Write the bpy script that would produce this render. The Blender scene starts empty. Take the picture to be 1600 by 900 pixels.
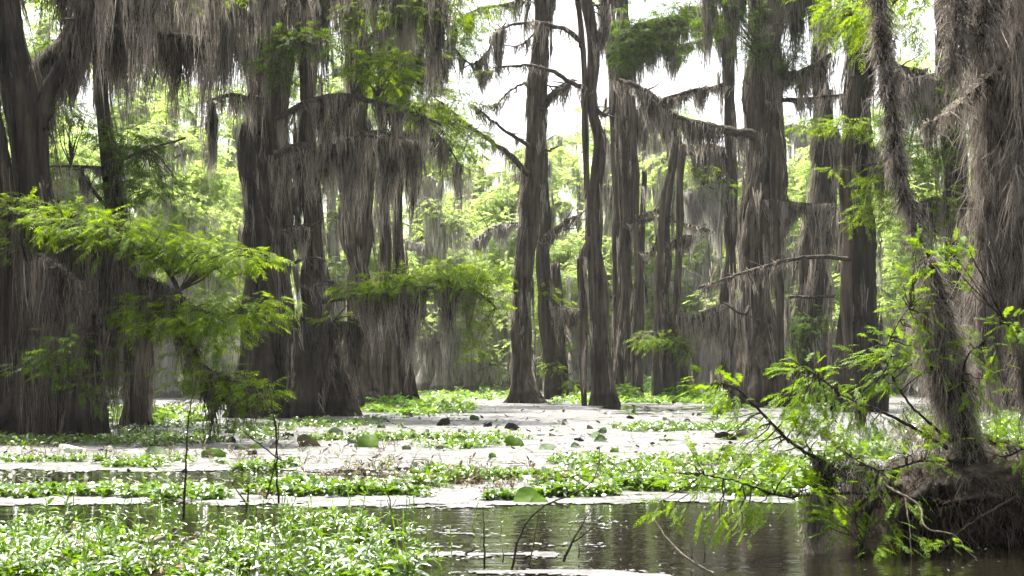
import bpy, math
import numpy as np
from math import radians, pi
RNG = np.random.default_rng(7)
F, CX, CY, PITCH, H = 2222.0, 800.0, 450.0, math.atan(130/2222.0), 1.3
cp, sp = math.cos(PITCH), math.sin(PITCH)
scene = bpy.context.scene
COL = scene.collection

# ------------------------------------------------------------------ tracing a photo point to a place in the world
def P(px, py, D):
    x, y = (px-CX)/F, (CY-py)/F
    f = cp - y*sp
    return np.array([x*D/f, D, H + (sp + y*cp)*D/f])
def groundD(py):
    y = (CY-py)/F
    return -H*(cp - y*sp)/(sp + y*cp)
def G(px, py):
    p = P(px, py, groundD(py)); p[2] = 0.0
    return p
def m_per_px(D): return D/F

# ------------------------------------------------------------------ meshes
class MB:
    def __init__(s): s.v=[]; s.q=[]; s.n=0
    def add(s, v, q):
        v=np.asarray(v,float).reshape(-1,3); q=np.asarray(q,int).reshape(-1,4)
        s.v.append(v); s.q.append(q+s.n); s.n+=len(v)
    def data(s):
        if not s.v: return np.zeros((0,3)), np.zeros((0,4),int)
        return np.concatenate(s.v), np.concatenate(s.q)

def make_mesh(name, v, q, mat, smooth=False):
    me = bpy.data.meshes.new(name)
    me.vertices.add(len(v)); me.vertices.foreach_set('co', v.astype(np.float32).ravel())
    me.loops.add(len(q)*4); me.loops.foreach_set('vertex_index', q.astype(np.int32).ravel())
    me.polygons.add(len(q)); me.polygons.foreach_set('loop_start', np.arange(0,len(q)*4,4,dtype=np.int32))
    if smooth: me.polygons.foreach_set('use_smooth', np.ones(len(q),bool))
    me.update(calc_edges=True)
    me.materials.append(mat)
    return me
def obj(name, mb, mat, parent=None, origin=(0,0,0), smooth=False):
    v,q = mb.data()
    me = make_mesh(name, v-np.asarray(origin,float), q, mat, smooth)
    o = bpy.data.objects.new(name, me); COL.objects.link(o)
    if parent: o.parent = parent
    else: o.location = origin
    return o
def tag(o, label=None, cat=None, group=None, kind=None):
    for k,val in (('label',label),('category',cat),('group',group),('kind',kind)):
        if val: o[k]=val
    return o
def empty(name, loc, label, cat, group=None):
    o = bpy.data.objects.new(name, None); COL.objects.link(o); o.location = loc
    o.empty_display_size = 0.3
    return tag(o,label,cat,group)

def unit(a): return a/np.maximum(np.linalg.norm(a,axis=-1,keepdims=True),1e-9)
def smooth_path(pts, step):
    pts=np.asarray(pts,float)
    if len(pts)<3:
        n=max(2,int(np.linalg.norm(pts[-1]-pts[0])/step)+1)
        t=np.linspace(0,1,n)[:,None]; return pts[0]*(1-t)+pts[-1]*t
    p=np.vstack([2*pts[0]-pts[1],pts,2*pts[-1]-pts[-2]]); out=[]
    for i in range(1,len(p)-2):
        n=max(2,int(np.linalg.norm(p[i+1,:3]-p[i,:3])/step)+1)
        t=np.linspace(0,1,n,endpoint=False)[:,None]
        a,b,c,d=p[i-1],p[i],p[i+1],p[i+2]
        out.append(.5*((2*b)+(-a+c)*t+(2*a-5*b+4*c-d)*t**2+(-a+3*b-3*c+d)*t**3))
    out.append(pts[-1:]); return np.concatenate(out)
def tube(mb, path, rad, sides=7, rough=0.0):
    path=np.asarray(path,float); n=len(path)
    if n<2: return
    rad=np.broadcast_to(rad,(n,)) if np.ndim(rad)<1 else np.asarray(rad)
    t=unit(np.gradient(path,axis=0))
    ref=np.array([0,0,1.]) if abs(t[:,2]).mean()<.8 else np.array([1.,0,0])
    a=unit(np.cross(t,ref)); b=np.cross(t,a)
    th=np.linspace(0,2*pi,sides,endpoint=False)
    rr=rad[:,None]*(1+rough*RNG.normal(size=(n,sides)))
    v=path[:,None]+rr[...,None]*(np.cos(th)[None,:,None]*a[:,None]+np.sin(th)[None,:,None]*b[:,None])
    i=np.arange(n-1)[:,None]*sides; j=np.arange(sides)[None]; k=(j+1)%sides
    q=np.stack([i+j,i+k,i+sides+k,i+sides+j],-1).reshape(-1,4)
    mb.add(v,q)

def ribbons(mb, path, w, side):
    """path (n,K,3), w (n,K), side (n,3) -> ribbons"""
    n,K=path.shape[:2]
    v=np.stack([path-side[:,None]*w[...,None]/2, path+side[:,None]*w[...,None]/2],2)   # n,K,2,3
    base=(np.arange(n)*K*2)[:,None]; k=np.arange(K-1)[None]*2
    q=np.stack([base+k,base+k+1,base+k+3,base+k+2],-1)
    mb.add(v,q.reshape(-1,4))

def strands(mb, anchor, L, w, centre=None, conv=.55, wob=.05, K=6, curl=0.0):
    n=len(anchor)
    if n==0: return
    t=np.linspace(0,1,K)
    p=np.repeat(anchor[:,None],K,1)
    p[:,:,2]-=L[:,None]*t
    if centre is not None:
        p[:,:,:2]+=((centre-anchor)[:,None,:2])*(conv*t[None,:,None])
    ph=RNG.uniform(0,2*pi,(n,2)); fr=RNG.uniform(2,7,(n,2))
    amp=wob*np.minimum(L,1.5)[:,None,None]*np.sqrt(t)[None,:,None]
    p[:,:,:2]+=amp*np.sin(t[None,:,None]*fr[:,None]+ph[:,None])
    if curl: p[:,1:]+=RNG.normal(scale=curl,size=(n,K-1,3))
    a=RNG.uniform(0,pi,n); side=np.stack([np.cos(a),np.sin(a)*.6,RNG.normal(scale=.15,size=n)],-1)
    prof=np.interp(t,[0,.15,.6,1],[.7,1,.8,.15])
    ribbons(mb,p,w[:,None]*prof[None]*RNG.uniform(.6,1.3,(n,1)),side)

def tufts(mb, anchor, L, w, per=10, cone=.5, curl=.012, K=7):
    n=len(anchor); a=np.repeat(anchor,per,0); m=n*per
    base=RNG.normal(size=(n,3))*[cone,cone,.25]+[0,0,-1]
    d=unit(np.repeat(base,per,0)+RNG.normal(size=(m,3))*[cone*.8,cone*.8,.4]); LL=np.repeat(L,per)*RNG.uniform(.4,1.2,m)
    t=np.linspace(0,1,K); p=a[:,None]+d[:,None]*(LL[:,None]*t)[...,None]
    p[...,2]-=(LL[:,None]*.35*t**2)
    p+=np.concatenate([np.zeros((m,1,3)),np.cumsum(RNG.normal(scale=curl,size=(m,K-1,3)),1)],1)
    an=RNG.uniform(0,pi,m); side=np.stack([np.cos(an),np.sin(an)*.6,RNG.normal(scale=.4,size=m)],-1)
    ribbons(mb,p,w*np.interp(t,[0,.2,.7,1],[.8,1,.7,.2])[None]*RNG.uniform(.5,1.4,(m,1)),unit(side))
def hank_tufts(mb, tops, Ls, w, per_m, rad, per=9, tl=(.18,.6), curl=.011):
    """shaggy ropes: tufts set all the way down each hanging hank"""
    an,ln=[],[]
    for c,Lh in zip(tops,Ls):
        k=max(3,int(Lh*per_m)); t=RNG.random(k); r=rad*RNG.uniform(.5,1.5)*(1-.65*t)
        sway=.10*np.sin(t*Lh*1.7+RNG.uniform(0,6)); off=RNG.normal(size=(k,3))*r[:,None]*[1,1,.2]
        an.append(c+off+np.stack([sway*t,sway*t*.5,-t*Lh],-1)); ln.append(RNG.uniform(*tl,k))
    tufts(mb,np.concatenate(an),np.concatenate(ln),w,per,.17,curl)

def curtain(mb, path, L, per_m, nst, w, spread=.10, curl=0.0, K=6, gap=.25, dense_end=1.0):
    """moss hanks hung along a limb (path n,3)"""
    seg=np.linalg.norm(np.diff(path,axis=0),axis=1); s=np.concatenate([[0],np.cumsum(seg)]); tot=s[-1]
    nh=max(1,int(tot*per_m*RNG.uniform(.85,1.15)))
    u=np.sort((RNG.uniform(0,tot,nh)+.35*tot/max(1,tot)*np.sin(RNG.uniform(0,6)+4*RNG.uniform(0,tot,nh)/max(tot,.1)))%tot)
    c=np.stack([np.interp(u,s,path[:,i]) for i in range(3)],-1)
    d=unit(np.gradient(path,axis=0)); dd=np.stack([np.interp(u,s,d[:,i]) for i in range(3)],-1); dd[:,2]*=.3
    lowf=.78+.35*np.sin(u*RNG.uniform(1.2,2.6)+RNG.uniform(0,6))*np.sin(u*RNG.uniform(3,5)+1)
    Lh=L*np.clip(lowf*RNG.uniform(.55,1.25,nh),.12,1.4)
    Lh[RNG.random(nh)<gap]*=.3; Lh[RNG.random(nh)<.1]*=1.35
    k=np.maximum(4,(nst*np.clip(Lh/L,.3,1.2)).astype(int))
    idx=np.repeat(np.arange(nh),k); n=len(idx)
    sprd=spread*RNG.uniform(.6,1.8,nh)*np.clip(Lh/L+.35,.5,1.3)
    off=RNG.normal(size=n)*.75
    lat=RNG.normal(size=(n,3))*.3; lat[:,2]*=.2
    a=c[idx]+dd[idx]*(off*sprd[idx])[:,None]+lat*sprd[idx][:,None]
    Ls=Lh[idx]*np.clip(1-.35*np.abs(off),.2,1)*RNG.uniform(.35,1.08,n)
    strands(mb,a,Ls,np.full(n,w),centre=c[idx],wob=.075,K=K+1,curl=curl+.0003*abs(c[:,1].mean()))

def leaves_simple(mb, base, d, up, l, w):
    """one diamond quad per leaflet"""
    s=unit(np.cross(d,up)); n=len(base)
    m=base+d*(l*.42)[:,None]-np.array([0,0,1.])*(l*.05)[:,None]
    v=np.stack([base,m+s*(w/2)[:,None],base+d*l[:,None]-np.array([0,0,1.])*(l*.18)[:,None],m-s*(w/2)[:,None]],1)
    mb.add(v,np.arange(n*4).reshape(n,4))

def sprays(mb, base, d, L, pairs, lf=.30, asp=.2, droop=.25, stem=True, arch=.25):
    """feathery cypress sprigs: base (n,3), d (n,3), L (n,)"""
    n=len(base)
    if n==0: return
    up=unit(np.array([0,0,1.])+RNG.normal(scale=.35,size=(n,3)))
    side=unit(np.cross(d,up)); up=np.cross(side,d)
    t=np.linspace(.08,1,pairs)
    curve=lambda tt: base[:,None]+d[:,None]*(L[:,None]*tt)[...,None]-np.array([0,0,1.])*(arch*L[:,None]*tt**2)[...,None]
    tt=np.broadcast_to(t,(n,pairs))+RNG.normal(scale=.015,size=(n,pairs))
    pos=curve(tt)
    prof=np.interp(t,[0,.3,.75,1],[.55,1,.85,.4])
    for sgn in (-1,1):
        dr=unit(d[:,None]*RNG.uniform(.35,.8,(n,pairs,1))+sgn*side[:,None]*RNG.uniform(.6,1,(n,pairs,1))
                +RNG.normal(scale=.16,size=(n,pairs,3))-np.array([0,0,droop]))
        l=lf*L[:,None]*prof[None]*RNG.uniform(.7,1.2,(n,pairs))
        leaves_simple(mb,pos.reshape(-1,3),dr.reshape(-1,3),np.repeat(up,pairs,0),l.ravel(),(l*asp).ravel())
    if stem:
        K=4; ts=np.linspace(0,1,K); p=curve(np.broadcast_to(ts,(n,K)))
        ribbons(mb,p,np.outer(L,[.022,.02,.014,.006]),side)

def clump(mb, c, r, n, L, pairs=11, away=None, layers=4, **kw):
    """a flattish layered mass of sprigs round c with radii r"""
    q=RNG.normal(size=(n,3)); q=unit(q)*(RNG.random((n,1))**.4)
    lay=np.round(q[:,2]*layers/2)/(layers/2); q[:,2]=.75*lay+.25*q[:,2]+RNG.normal(scale=.06,size=n)
    # gaps: drop sprigs in some directions
    f1,f2=RNG.uniform(2,4,2); ph=RNG.uniform(0,6,3)
    keep=(np.sin(q[:,0]*f1*2+ph[0])*np.sin(q[:,1]*f2*2+ph[1])+np.sin(q[:,2]*6+q[:,0]*3+ph[2])*.5+RNG.normal(scale=.45,size=n))>-.55
    q=q[keep]; n=len(q)
    base=c+q*r
    out=q.copy(); out[:,2]*=.3
    if away is not None: out=out*.6+away*.8
    d=out+RNG.normal(scale=.55,size=(n,3))*[1,1,.35]; d[:,2]-=.12; d=unit(d)
    sprays(mb,base,d,L*RNG.uniform(.6,1.25,n),pairs,**kw)
    return base

# ------------------------------------------------------------------ materials
def mat(name):
    m=bpy.data.materials.new(name); m.use_nodes=True
    nt=m.node_tree; nt.nodes.clear()
    out=nt.nodes.new('ShaderNodeOutputMaterial')
    return m,nt,out
def N(nt,t,**kw):
    n=nt.nodes.new(t)
    for k,v in kw.items():
        if k in n.inputs: n.inputs[k].default_value=v
        else: setattr(n,k,v)
    return n
def ramp(nt,fac,stops):
    r=N(nt,'ShaderNodeValToRGB'); e=r.color_ramp.elements
    while len(e)<len(stops): e.new(.5)
    for el,(p,c) in zip(e,stops): el.position=p; el.color=(*c,1)
    nt.links.new(fac,r.inputs[0]); return r.outputs[0]
def noise(nt,scale,detail=4,coord='Object',vscale=None,rough=.55):
    tc=N(nt,'ShaderNodeTexCoord'); o=tc.outputs[coord]
    if vscale:
        mp=N(nt,'ShaderNodeMapping'); mp.inputs['Scale'].default_value=vscale
        nt.links.new(o,mp.inputs[0]); o=mp.outputs[0]
    n=N(nt,'ShaderNodeTexNoise',Scale=scale,Detail=detail,Roughness=rough); nt.links.new(o,n.inputs['Vector'])
    return n.outputs['Fac']

def leaf_mat(name, dark, light, trans, tmix=.45, rough=.55, spec=.12, nscale=3.0, coat=0):
    m,nt,out=mat(name); L=nt.links.new
    geo=N(nt,'ShaderNodeNewGeometry')
    mix=N(nt,'ShaderNodeMath',operation='ADD'); 
    s1=N(nt,'ShaderNodeMath',operation='MULTIPLY'); s1.inputs[1].default_value=.55; L(geo.outputs['Random Per Island'],s1.inputs[0])
    s2=N(nt,'ShaderNodeMath',operation='MULTIPLY'); s2.inputs[1].default_value=.6; L(noise(nt,nscale,2),s2.inputs[0])
    L(s1.outputs[0],mix.inputs[0]); L(s2.outputs[0],mix.inputs[1])
    c=ramp(nt,mix.outputs[0],[(.2,dark),(.85,light)])
    b=N(nt,'ShaderNodeBsdfPrincipled',Roughness=rough); b.inputs['Specular IOR Level'].default_value=spec
    if coat: b.inputs['Coat Weight'].default_value=coat; b.inputs['Coat Roughness'].default_value=.2
    L(c,b.inputs['Base Color'])
    tr=N(nt,'ShaderNodeBsdfTranslucent')
    hs=N(nt,'ShaderNodeMix',data_type='RGBA',blend_type='MULTIPLY'); hs.inputs[0].default_value=1
    L(c,hs.inputs[6]); hs.inputs[7].default_value=(*trans,1); L(hs.outputs[2],tr.inputs[0])
    mx=N(nt,'ShaderNodeMixShader'); mx.inputs[0].default_value=tmix
    L(b.outputs[0],mx.inputs[1]); L(tr.outputs[0],mx.inputs[2]); L(mx.outputs[0],out.inputs[0])
    return m
def moss_mat(name, dark, light, vs=(3.2,3.2,.8)):
    m,nt,out=mat(name); L=nt.links.new
    geo=N(nt,'ShaderNodeNewGeometry')
    ad=N(nt,'ShaderNodeMath',operation='ADD'); s=N(nt,'ShaderNodeMath',operation='MULTIPLY'); s.inputs[1].default_value=.42
    L(geo.outputs['Random Per Island'],s.inputs[0]); L(s.outputs[0],ad.inputs[0])
    s2=N(nt,'ShaderNodeMath',operation='MULTIPLY'); s2.inputs[1].default_value=1.1; L(noise(nt,1.0,3,vscale=vs),s2.inputs[0]); L(s2.outputs[0],ad.inputs[1])
    c=ramp(nt,ad.outputs[0],[(.52,dark),(.98,light)])
    d=N(nt,'ShaderNodeBsdfDiffuse'); tr=N(nt,'ShaderNodeBsdfTranslucent'); L(c,d.inputs[0]); L(c,tr.inputs[0])
    mx=N(nt,'ShaderNodeMixShader'); mx.inputs[0].default_value=.42
    L(d.outputs[0],mx.inputs[1]); L(tr.outputs[0],mx.inputs[2]); L(mx.outputs[0],out.inputs[0])
    return m
def bark_mat(name, dark, light, sc=1.0, horizontal=False):
    m,nt,out=mat(name); L=nt.links.new
    vs=(4.2*sc,4.2*sc,.30*sc) if not horizontal else (6*sc,6*sc,6*sc)
    n1=noise(nt,1.6,6,vscale=vs,rough=.65); n2=noise(nt,.9,3)
    ad=N(nt,'ShaderNodeMath',operation='MULTIPLY_ADD'); ad.inputs[1].default_value=.35; L(n2,ad.inputs[0]); L(n1,ad.inputs[2])
    c=ramp(nt,ad.outputs[0],[(.52,dark),(.68,tuple(a*.55+b*.45 for a,b in zip(dark,light))),(.84,light)])
    if not horizontal:      # wet stain left by the water round the foot
        tc=N(nt,'ShaderNodeTexCoord'); sx=N(nt,'ShaderNodeSeparateXYZ'); L(tc.outputs['Object'],sx.inputs[0])
        wz=N(nt,'ShaderNodeMath',operation='MULTIPLY_ADD'); wz.inputs[1].default_value=-.7; L(n2,wz.inputs[0]); L(sx.outputs[2],wz.inputs[2])
        wet=ramp(nt,wz.outputs[0],[(.0,(.4,.4,.38)),(.18,(1,1,1))])
        mm=N(nt,'ShaderNodeMix',data_type='RGBA',blend_type='MULTIPLY'); mm.inputs[0].default_value=1; L(c,mm.inputs[6]); L(wet,mm.inputs[7]); c=mm.outputs[2]
    b=N(nt,'ShaderNodeBsdfPrincipled',Roughness=.9); b.inputs['Specular IOR Level'].default_value=.15
    L(c,b.inputs['Base Color'])
    bp=N(nt,'ShaderNodeBump',Strength=1,Distance=.10); L(n1,bp.inputs['Height']); L(bp.outputs[0],b.inputs['Normal'])
    L(b.outputs[0],out.inputs[0]); return m

M={}
M['bark']=bark_mat('cypress_bark',(.007,.0055,.0042),(.135,.108,.083))
M['bark_dark']=bark_mat('shade_toned_bark',(.006,.0048,.0037),(.07,.056,.043))  # darker copy of the bark, with shade put into its colour
M['bark_paled']=bark_mat('haze_paled_bark',(.12,.112,.10),(.30,.28,.25))  # far trunks: the wash of haze is put into a paler bark
M['limb']=bark_mat('limb_bark',(.022,.018,.015),(.13,.11,.093),1.5,True)
M['twig']=bark_mat('twig_bark',(.022,.017,.012),(.09,.07,.05),3,True)
M['pale_twig']=bark_mat('bleached_wood',(.22,.18,.14),(.42,.36,.3),3,True)
M['moss']=moss_mat('spanish_moss_grey',(.016,.0135,.011),(.42,.37,.315))
M['moss_dark']=moss_mat('spanish_moss_shade_toned',(.011,.009,.0075),(.21,.178,.148))  # shade under the trees put into a darker moss colour
M['moss_pale']=moss_mat('spanish_moss_haze_paled',(.2,.187,.17),(.60,.565,.515))  # distant haze and glow put into a paler moss colour
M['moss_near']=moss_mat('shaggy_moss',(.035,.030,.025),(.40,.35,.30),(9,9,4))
M['moss_near_dark']=moss_mat('shaded_shaggy_moss',(.009,.0075,.006),(.13,.112,.094),(8,8,3))  # darker copy of the shaggy moss, shade put into its colour
M['moss_brown']=moss_mat('dead_moss_brown',(.014,.011,.008),(.14,.112,.09),(8,8,6))
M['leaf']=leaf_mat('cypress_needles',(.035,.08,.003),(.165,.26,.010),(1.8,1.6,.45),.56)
M['leaf_deep']=leaf_mat('shaded_cypress_needles',(.018,.046,.003),(.09,.16,.010),(1.7,1.6,.5),.5)  # needle colour darkened to carry the shade
M['leaf_far']=leaf_mat('glow_paled_far_needles',(.13,.215,.055),(.42,.50,.19),(1.25,1.28,.9),.62,nscale=.5)  # sunlit glow and haze put into the far leaf colour
M['frond']=leaf_mat('fresh_cypress_fronds',(.045,.11,.005),(.18,.28,.016),(1.65,1.55,.5),.52,rough=.5,nscale=6)
M['weed']=leaf_mat('water_weed_leaf',(.022,.06,.004),(.115,.20,.009),(1.6,1.6,.4),.40,rough=.25,spec=1.0,nscale=5,coat=.9)
M['weed_deep']=leaf_mat('floating_weed_leaf',(.02,.055,.004),(.105,.185,.010),(1.6,1.6,.4),.40,rough=.28,spec=.9,nscale=3,coat=.7)
M['weed_far']=leaf_mat('far_weed_leaf',(.06,.13,.012),(.2,.32,.04),(1.4,1.4,.7),.4,rough=.4,spec=.5,nscale=1)
M['brown_leaf']=leaf_mat('withered_leaf',(.03,.022,.012),(.16,.12,.06),(1,1,1),.2,nscale=4)
M['shrub']=leaf_mat('shrub_leaf',(.03,.10,.01),(.13,.27,.03),(1.5,1.5,.7),.45)

def pad_mat(name, c0, c1, trans=.35, rough=.65):
    m,nt,out=mat(name); L=nt.links.new
    c=ramp(nt,noise(nt,7,4),[(.3,c0),(.7,c1)])
    b=N(nt,'ShaderNodeBsdfPrincipled',Roughness=rough); b.inputs['Specular IOR Level'].default_value=.2; L(c,b.inputs['Base Color'])
    tr=N(nt,'ShaderNodeBsdfTranslucent'); L(c,tr.inputs[0])
    bp=N(nt,'ShaderNodeBump',Strength=.4,Distance=.02); L(noise(nt,14,3),bp.inputs['Height']); L(bp.outputs[0],b.inputs['Normal'])
    mx=N(nt,'ShaderNodeMixShader'); mx.inputs[0].default_value=trans
    L(b.outputs[0],mx.inputs[1]); L(tr.outputs[0],mx.inputs[2]); L(mx.outputs[0],out.inputs[0]); return m
M['pad_green']=pad_mat('lotus_green',(.07,.14,.012),(.15,.26,.025),.5)
M['pad_dark']=pad_mat('lotus_dark_green',(.022,.045,.012),(.06,.10,.022),.25)
M['pad_brown']=pad_mat('lotus_brown',(.03,.026,.014),(.10,.085,.035),.2)
M['pad_black']=pad_mat('lotus_black',(.012,.011,.009),(.04,.036,.028),.05,.5)  # near-black leaf colour
M['pad_pale']=pad_mat('lotus_bleached',(.34,.34,.31),(.55,.55,.52),.3,.5)

# water
m,nt,out=mat('swamp_water'); L=nt.links.new
b=N(nt,'ShaderNodeBsdfPrincipled',Roughness=.045,IOR=1.33); b.inputs['Base Color'].default_value=(.007,.006,.0035,1)
w1=noise(nt,1.0,3,vscale=(1.6,5.5,1)); w2=noise(nt,1.0,2,vscale=(9,24,1))
ad=N(nt,'ShaderNodeMath',operation='MULTIPLY_ADD'); ad.inputs[1].default_value=.25; L(w2,ad.inputs[0]); L(w1,ad.inputs[2])
bp=N(nt,'ShaderNodeBump',Strength=.35,Distance=.02); L(ad.outputs[0],bp.inputs['Height']); L(bp.outputs[0],b.inputs['Normal'])
L(b.outputs[0],out.inputs[0]); M['water']=m
# pale floating scum (duckweed film with sky glare put into its pale colour)
m,nt,out=mat('floating_scum'); L=nt.links.new
n1=noise(nt,1.0,6,vscale=(1.1,3.2,1),rough=.65); n2=noise(nt,15,4,vscale=(1,1.6,1))
ad=N(nt,'ShaderNodeMath',operation='MULTIPLY_ADD'); ad.inputs[1].default_value=.55; L(n2,ad.inputs[0]); L(n1,ad.inputs[2])
c=ramp(nt,ad.outputs[0],[(.60,(.025,.025,.02)),(.74,(.09,.088,.085)),(1.0,(.20,.198,.203))])
b=N(nt,'ShaderNodeBsdfPrincipled',Roughness=.55); b.inputs['Specular IOR Level'].default_value=.25; L(c,b.inputs['Base Color'])
bp=N(nt,'ShaderNodeBump',Strength=.6,Distance=.012); L(n2,bp.inputs['Height']); L(bp.outputs[0],b.inputs['Normal'])
L(b.outputs[0],out.inputs[0]); M['scum']=m
m,nt,out=mat('floating_debris'); L=nt.links.new
b=N(nt,'ShaderNodeBsdfPrincipled',Roughness=.6); L(ramp(nt,noise(nt,2.3,2),[(.35,(.02,.018,.013)),(.65,(.09,.085,.05))]),b.inputs['Base Color'])
L(b.outputs[0],out.inputs[0]); M['debris']=m

# ------------------------------------------------------------------ trees
def vnoise(rows, n, smoothn=2):
    a=RNG.normal(size=(rows,n))
    for _ in range(smoothn): a=.5*a+.25*np.roll(a,1,1)+.25*np.roll(a,-1,1)
    return a/a.std()
def stem(mb, pts, D, flare=.35, flute=.10, sides=44, dz=.16, broken=False, dpts=None):
    """pts: (px,py,width px) from the water up, at depth D. A fluted, fibrous trunk of real thickness."""
    c=np.array([np.append(P(px,py,D+(dpts[i] if dpts else 0)), w*m_per_px(D)/2) for i,(px,py,w) in enumerate(pts)])
    c[0,2]=min(c[0,2],0)-.25
    s=smooth_path(c,dz); n=len(s); z=s[:,2]; R=np.maximum(s[:,3],.02)*.84; zz_=np.linspace(0,len(s)*dz/1.1,len(s)); kn=RNG.normal(size=(3,400))
    lo=lambda i,f: np.interp(zz_*f,np.arange(400),kn[i])
    R=R*(1+.13*lo(0,1)); s[:,0]+=.20*R*lo(1,.6)*np.clip(z,0,1); s[:,1]+=.20*R*lo(2,.6)*np.clip(z,0,1)
    th=np.linspace(0,2*pi,sides,endpoint=False)
    k=np.array([3,5,7,9,2]); cf=RNG.uniform(.3,1,5)*[1,1,.7,.45,.6]; ph=RNG.uniform(0,6,5); tw=RNG.uniform(-.12,.12,5)
    hrel=np.clip(z,0,None)
    A=flute*(1+2.0*np.exp(-hrel/1.1))
    lob=sum(cf[i]*np.cos(k[i]*th[None]+ph[i]+tw[i]*hrel[:,None]) for i in range(5))/2
    nr=max(3,int(hrel.max()/1.3)+2); V=vnoise(nr,sides,1); fz=hrel/1.3; i0=np.clip(fz.astype(int),0,nr-2); fr=(fz-i0)[:,None]
    rid=V[i0]*(1-fr)+V[i0+1]*fr
    r=R[:,None]*(1+A[:,None]*lob+(.085*np.clip(rid,-2,1.2))+.02*RNG.normal(size=(n,sides)))
    r*= (1+flare*np.exp(-hrel/.55))[:,None]
    v=np.empty((n,sides,3)); v[...,0]=s[:,0,None]+r*np.cos(th); v[...,1]=s[:,1,None]+r*np.sin(th); v[...,2]=z[:,None]
    if broken:   # jagged broken top
        v[-1,:,2]+=np.abs(vnoise(1,sides,1)[0])*R[-1]*1.3
        v[-2,:,2]+=np.abs(vnoise(1,sides,1)[0])*R[-1]*.3
    i=np.arange(n-1)[:,None]*sides; j=np.arange(sides)[None]; kk=(j+1)%sides
    q=np.stack([i+j,i+kk,i+sides+kk,i+sides+j],-1).reshape(-1,4)
    mb.add(v,q)
    # close the top
    top=v[-1]; cc=top.mean(0); cc[2]-=R[-1]*(.6 if broken else 0)
    h=sides//2
    vv=np.vstack([top,cc[None]]); qq=[[a,(a+1)%sides,(a+2)%sides,sides] for a in range(0,sides,2)]
    mb.add(vv,qq)
    return s
def trunk_moss(mb, s, D, n, L, w, zlo=.6, zhi=99, ext=.06):
    z=s[:,2]; ok=np.where((z>zlo)&(z<zhi))[0]
    if len(ok)<2: return
    # strands bunched into hanks
    nh=max(3,n//22); hi=RNG.choice(ok,nh); ha=RNG.uniform(0,2*pi,nh)
    idx=np.repeat(np.arange(nh),22); m=len(idx)
    a=ha[idx]+RNG.normal(scale=.16,size=m); ex=RNG.gamma(1.0,ext*2.2,nh); R=s[hi[idx],3]*RNG.uniform(.84,1.0,m)+ex[idx]*RNG.uniform(.3,1,m)
    p=np.stack([s[hi[idx],0]+R*np.cos(a),s[hi[idx],1]+R*np.sin(a),s[hi[idx],2]+RNG.normal(scale=.2,size=m)],-1)
    Ls=(L*RNG.uniform(.3,1.3,nh))[idx]*RNG.uniform(.4,1.05,m); Ls=np.minimum(Ls,p[:,2]-.1)
    ok2=Ls>.1
    # follow the trunk's flare downwards
    pb=np.stack([np.interp(p[:,2]-Ls,z,s[:,i]) for i in (0,1,3)],-1)
    rc=pb[:,2]*.92+ex[idx]*.7+.03; am=ha[idx]+(a-ha[idx])*.5; cen=np.stack([pb[:,0]+rc*np.cos(am),pb[:,1]+rc*np.sin(am),p[:,2]],-1)
    strands(mb,p[ok2],Ls[ok2],np.full(ok2.sum(),w),centre=cen[ok2],conv=1.0,wob=.035,K=6)

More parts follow.
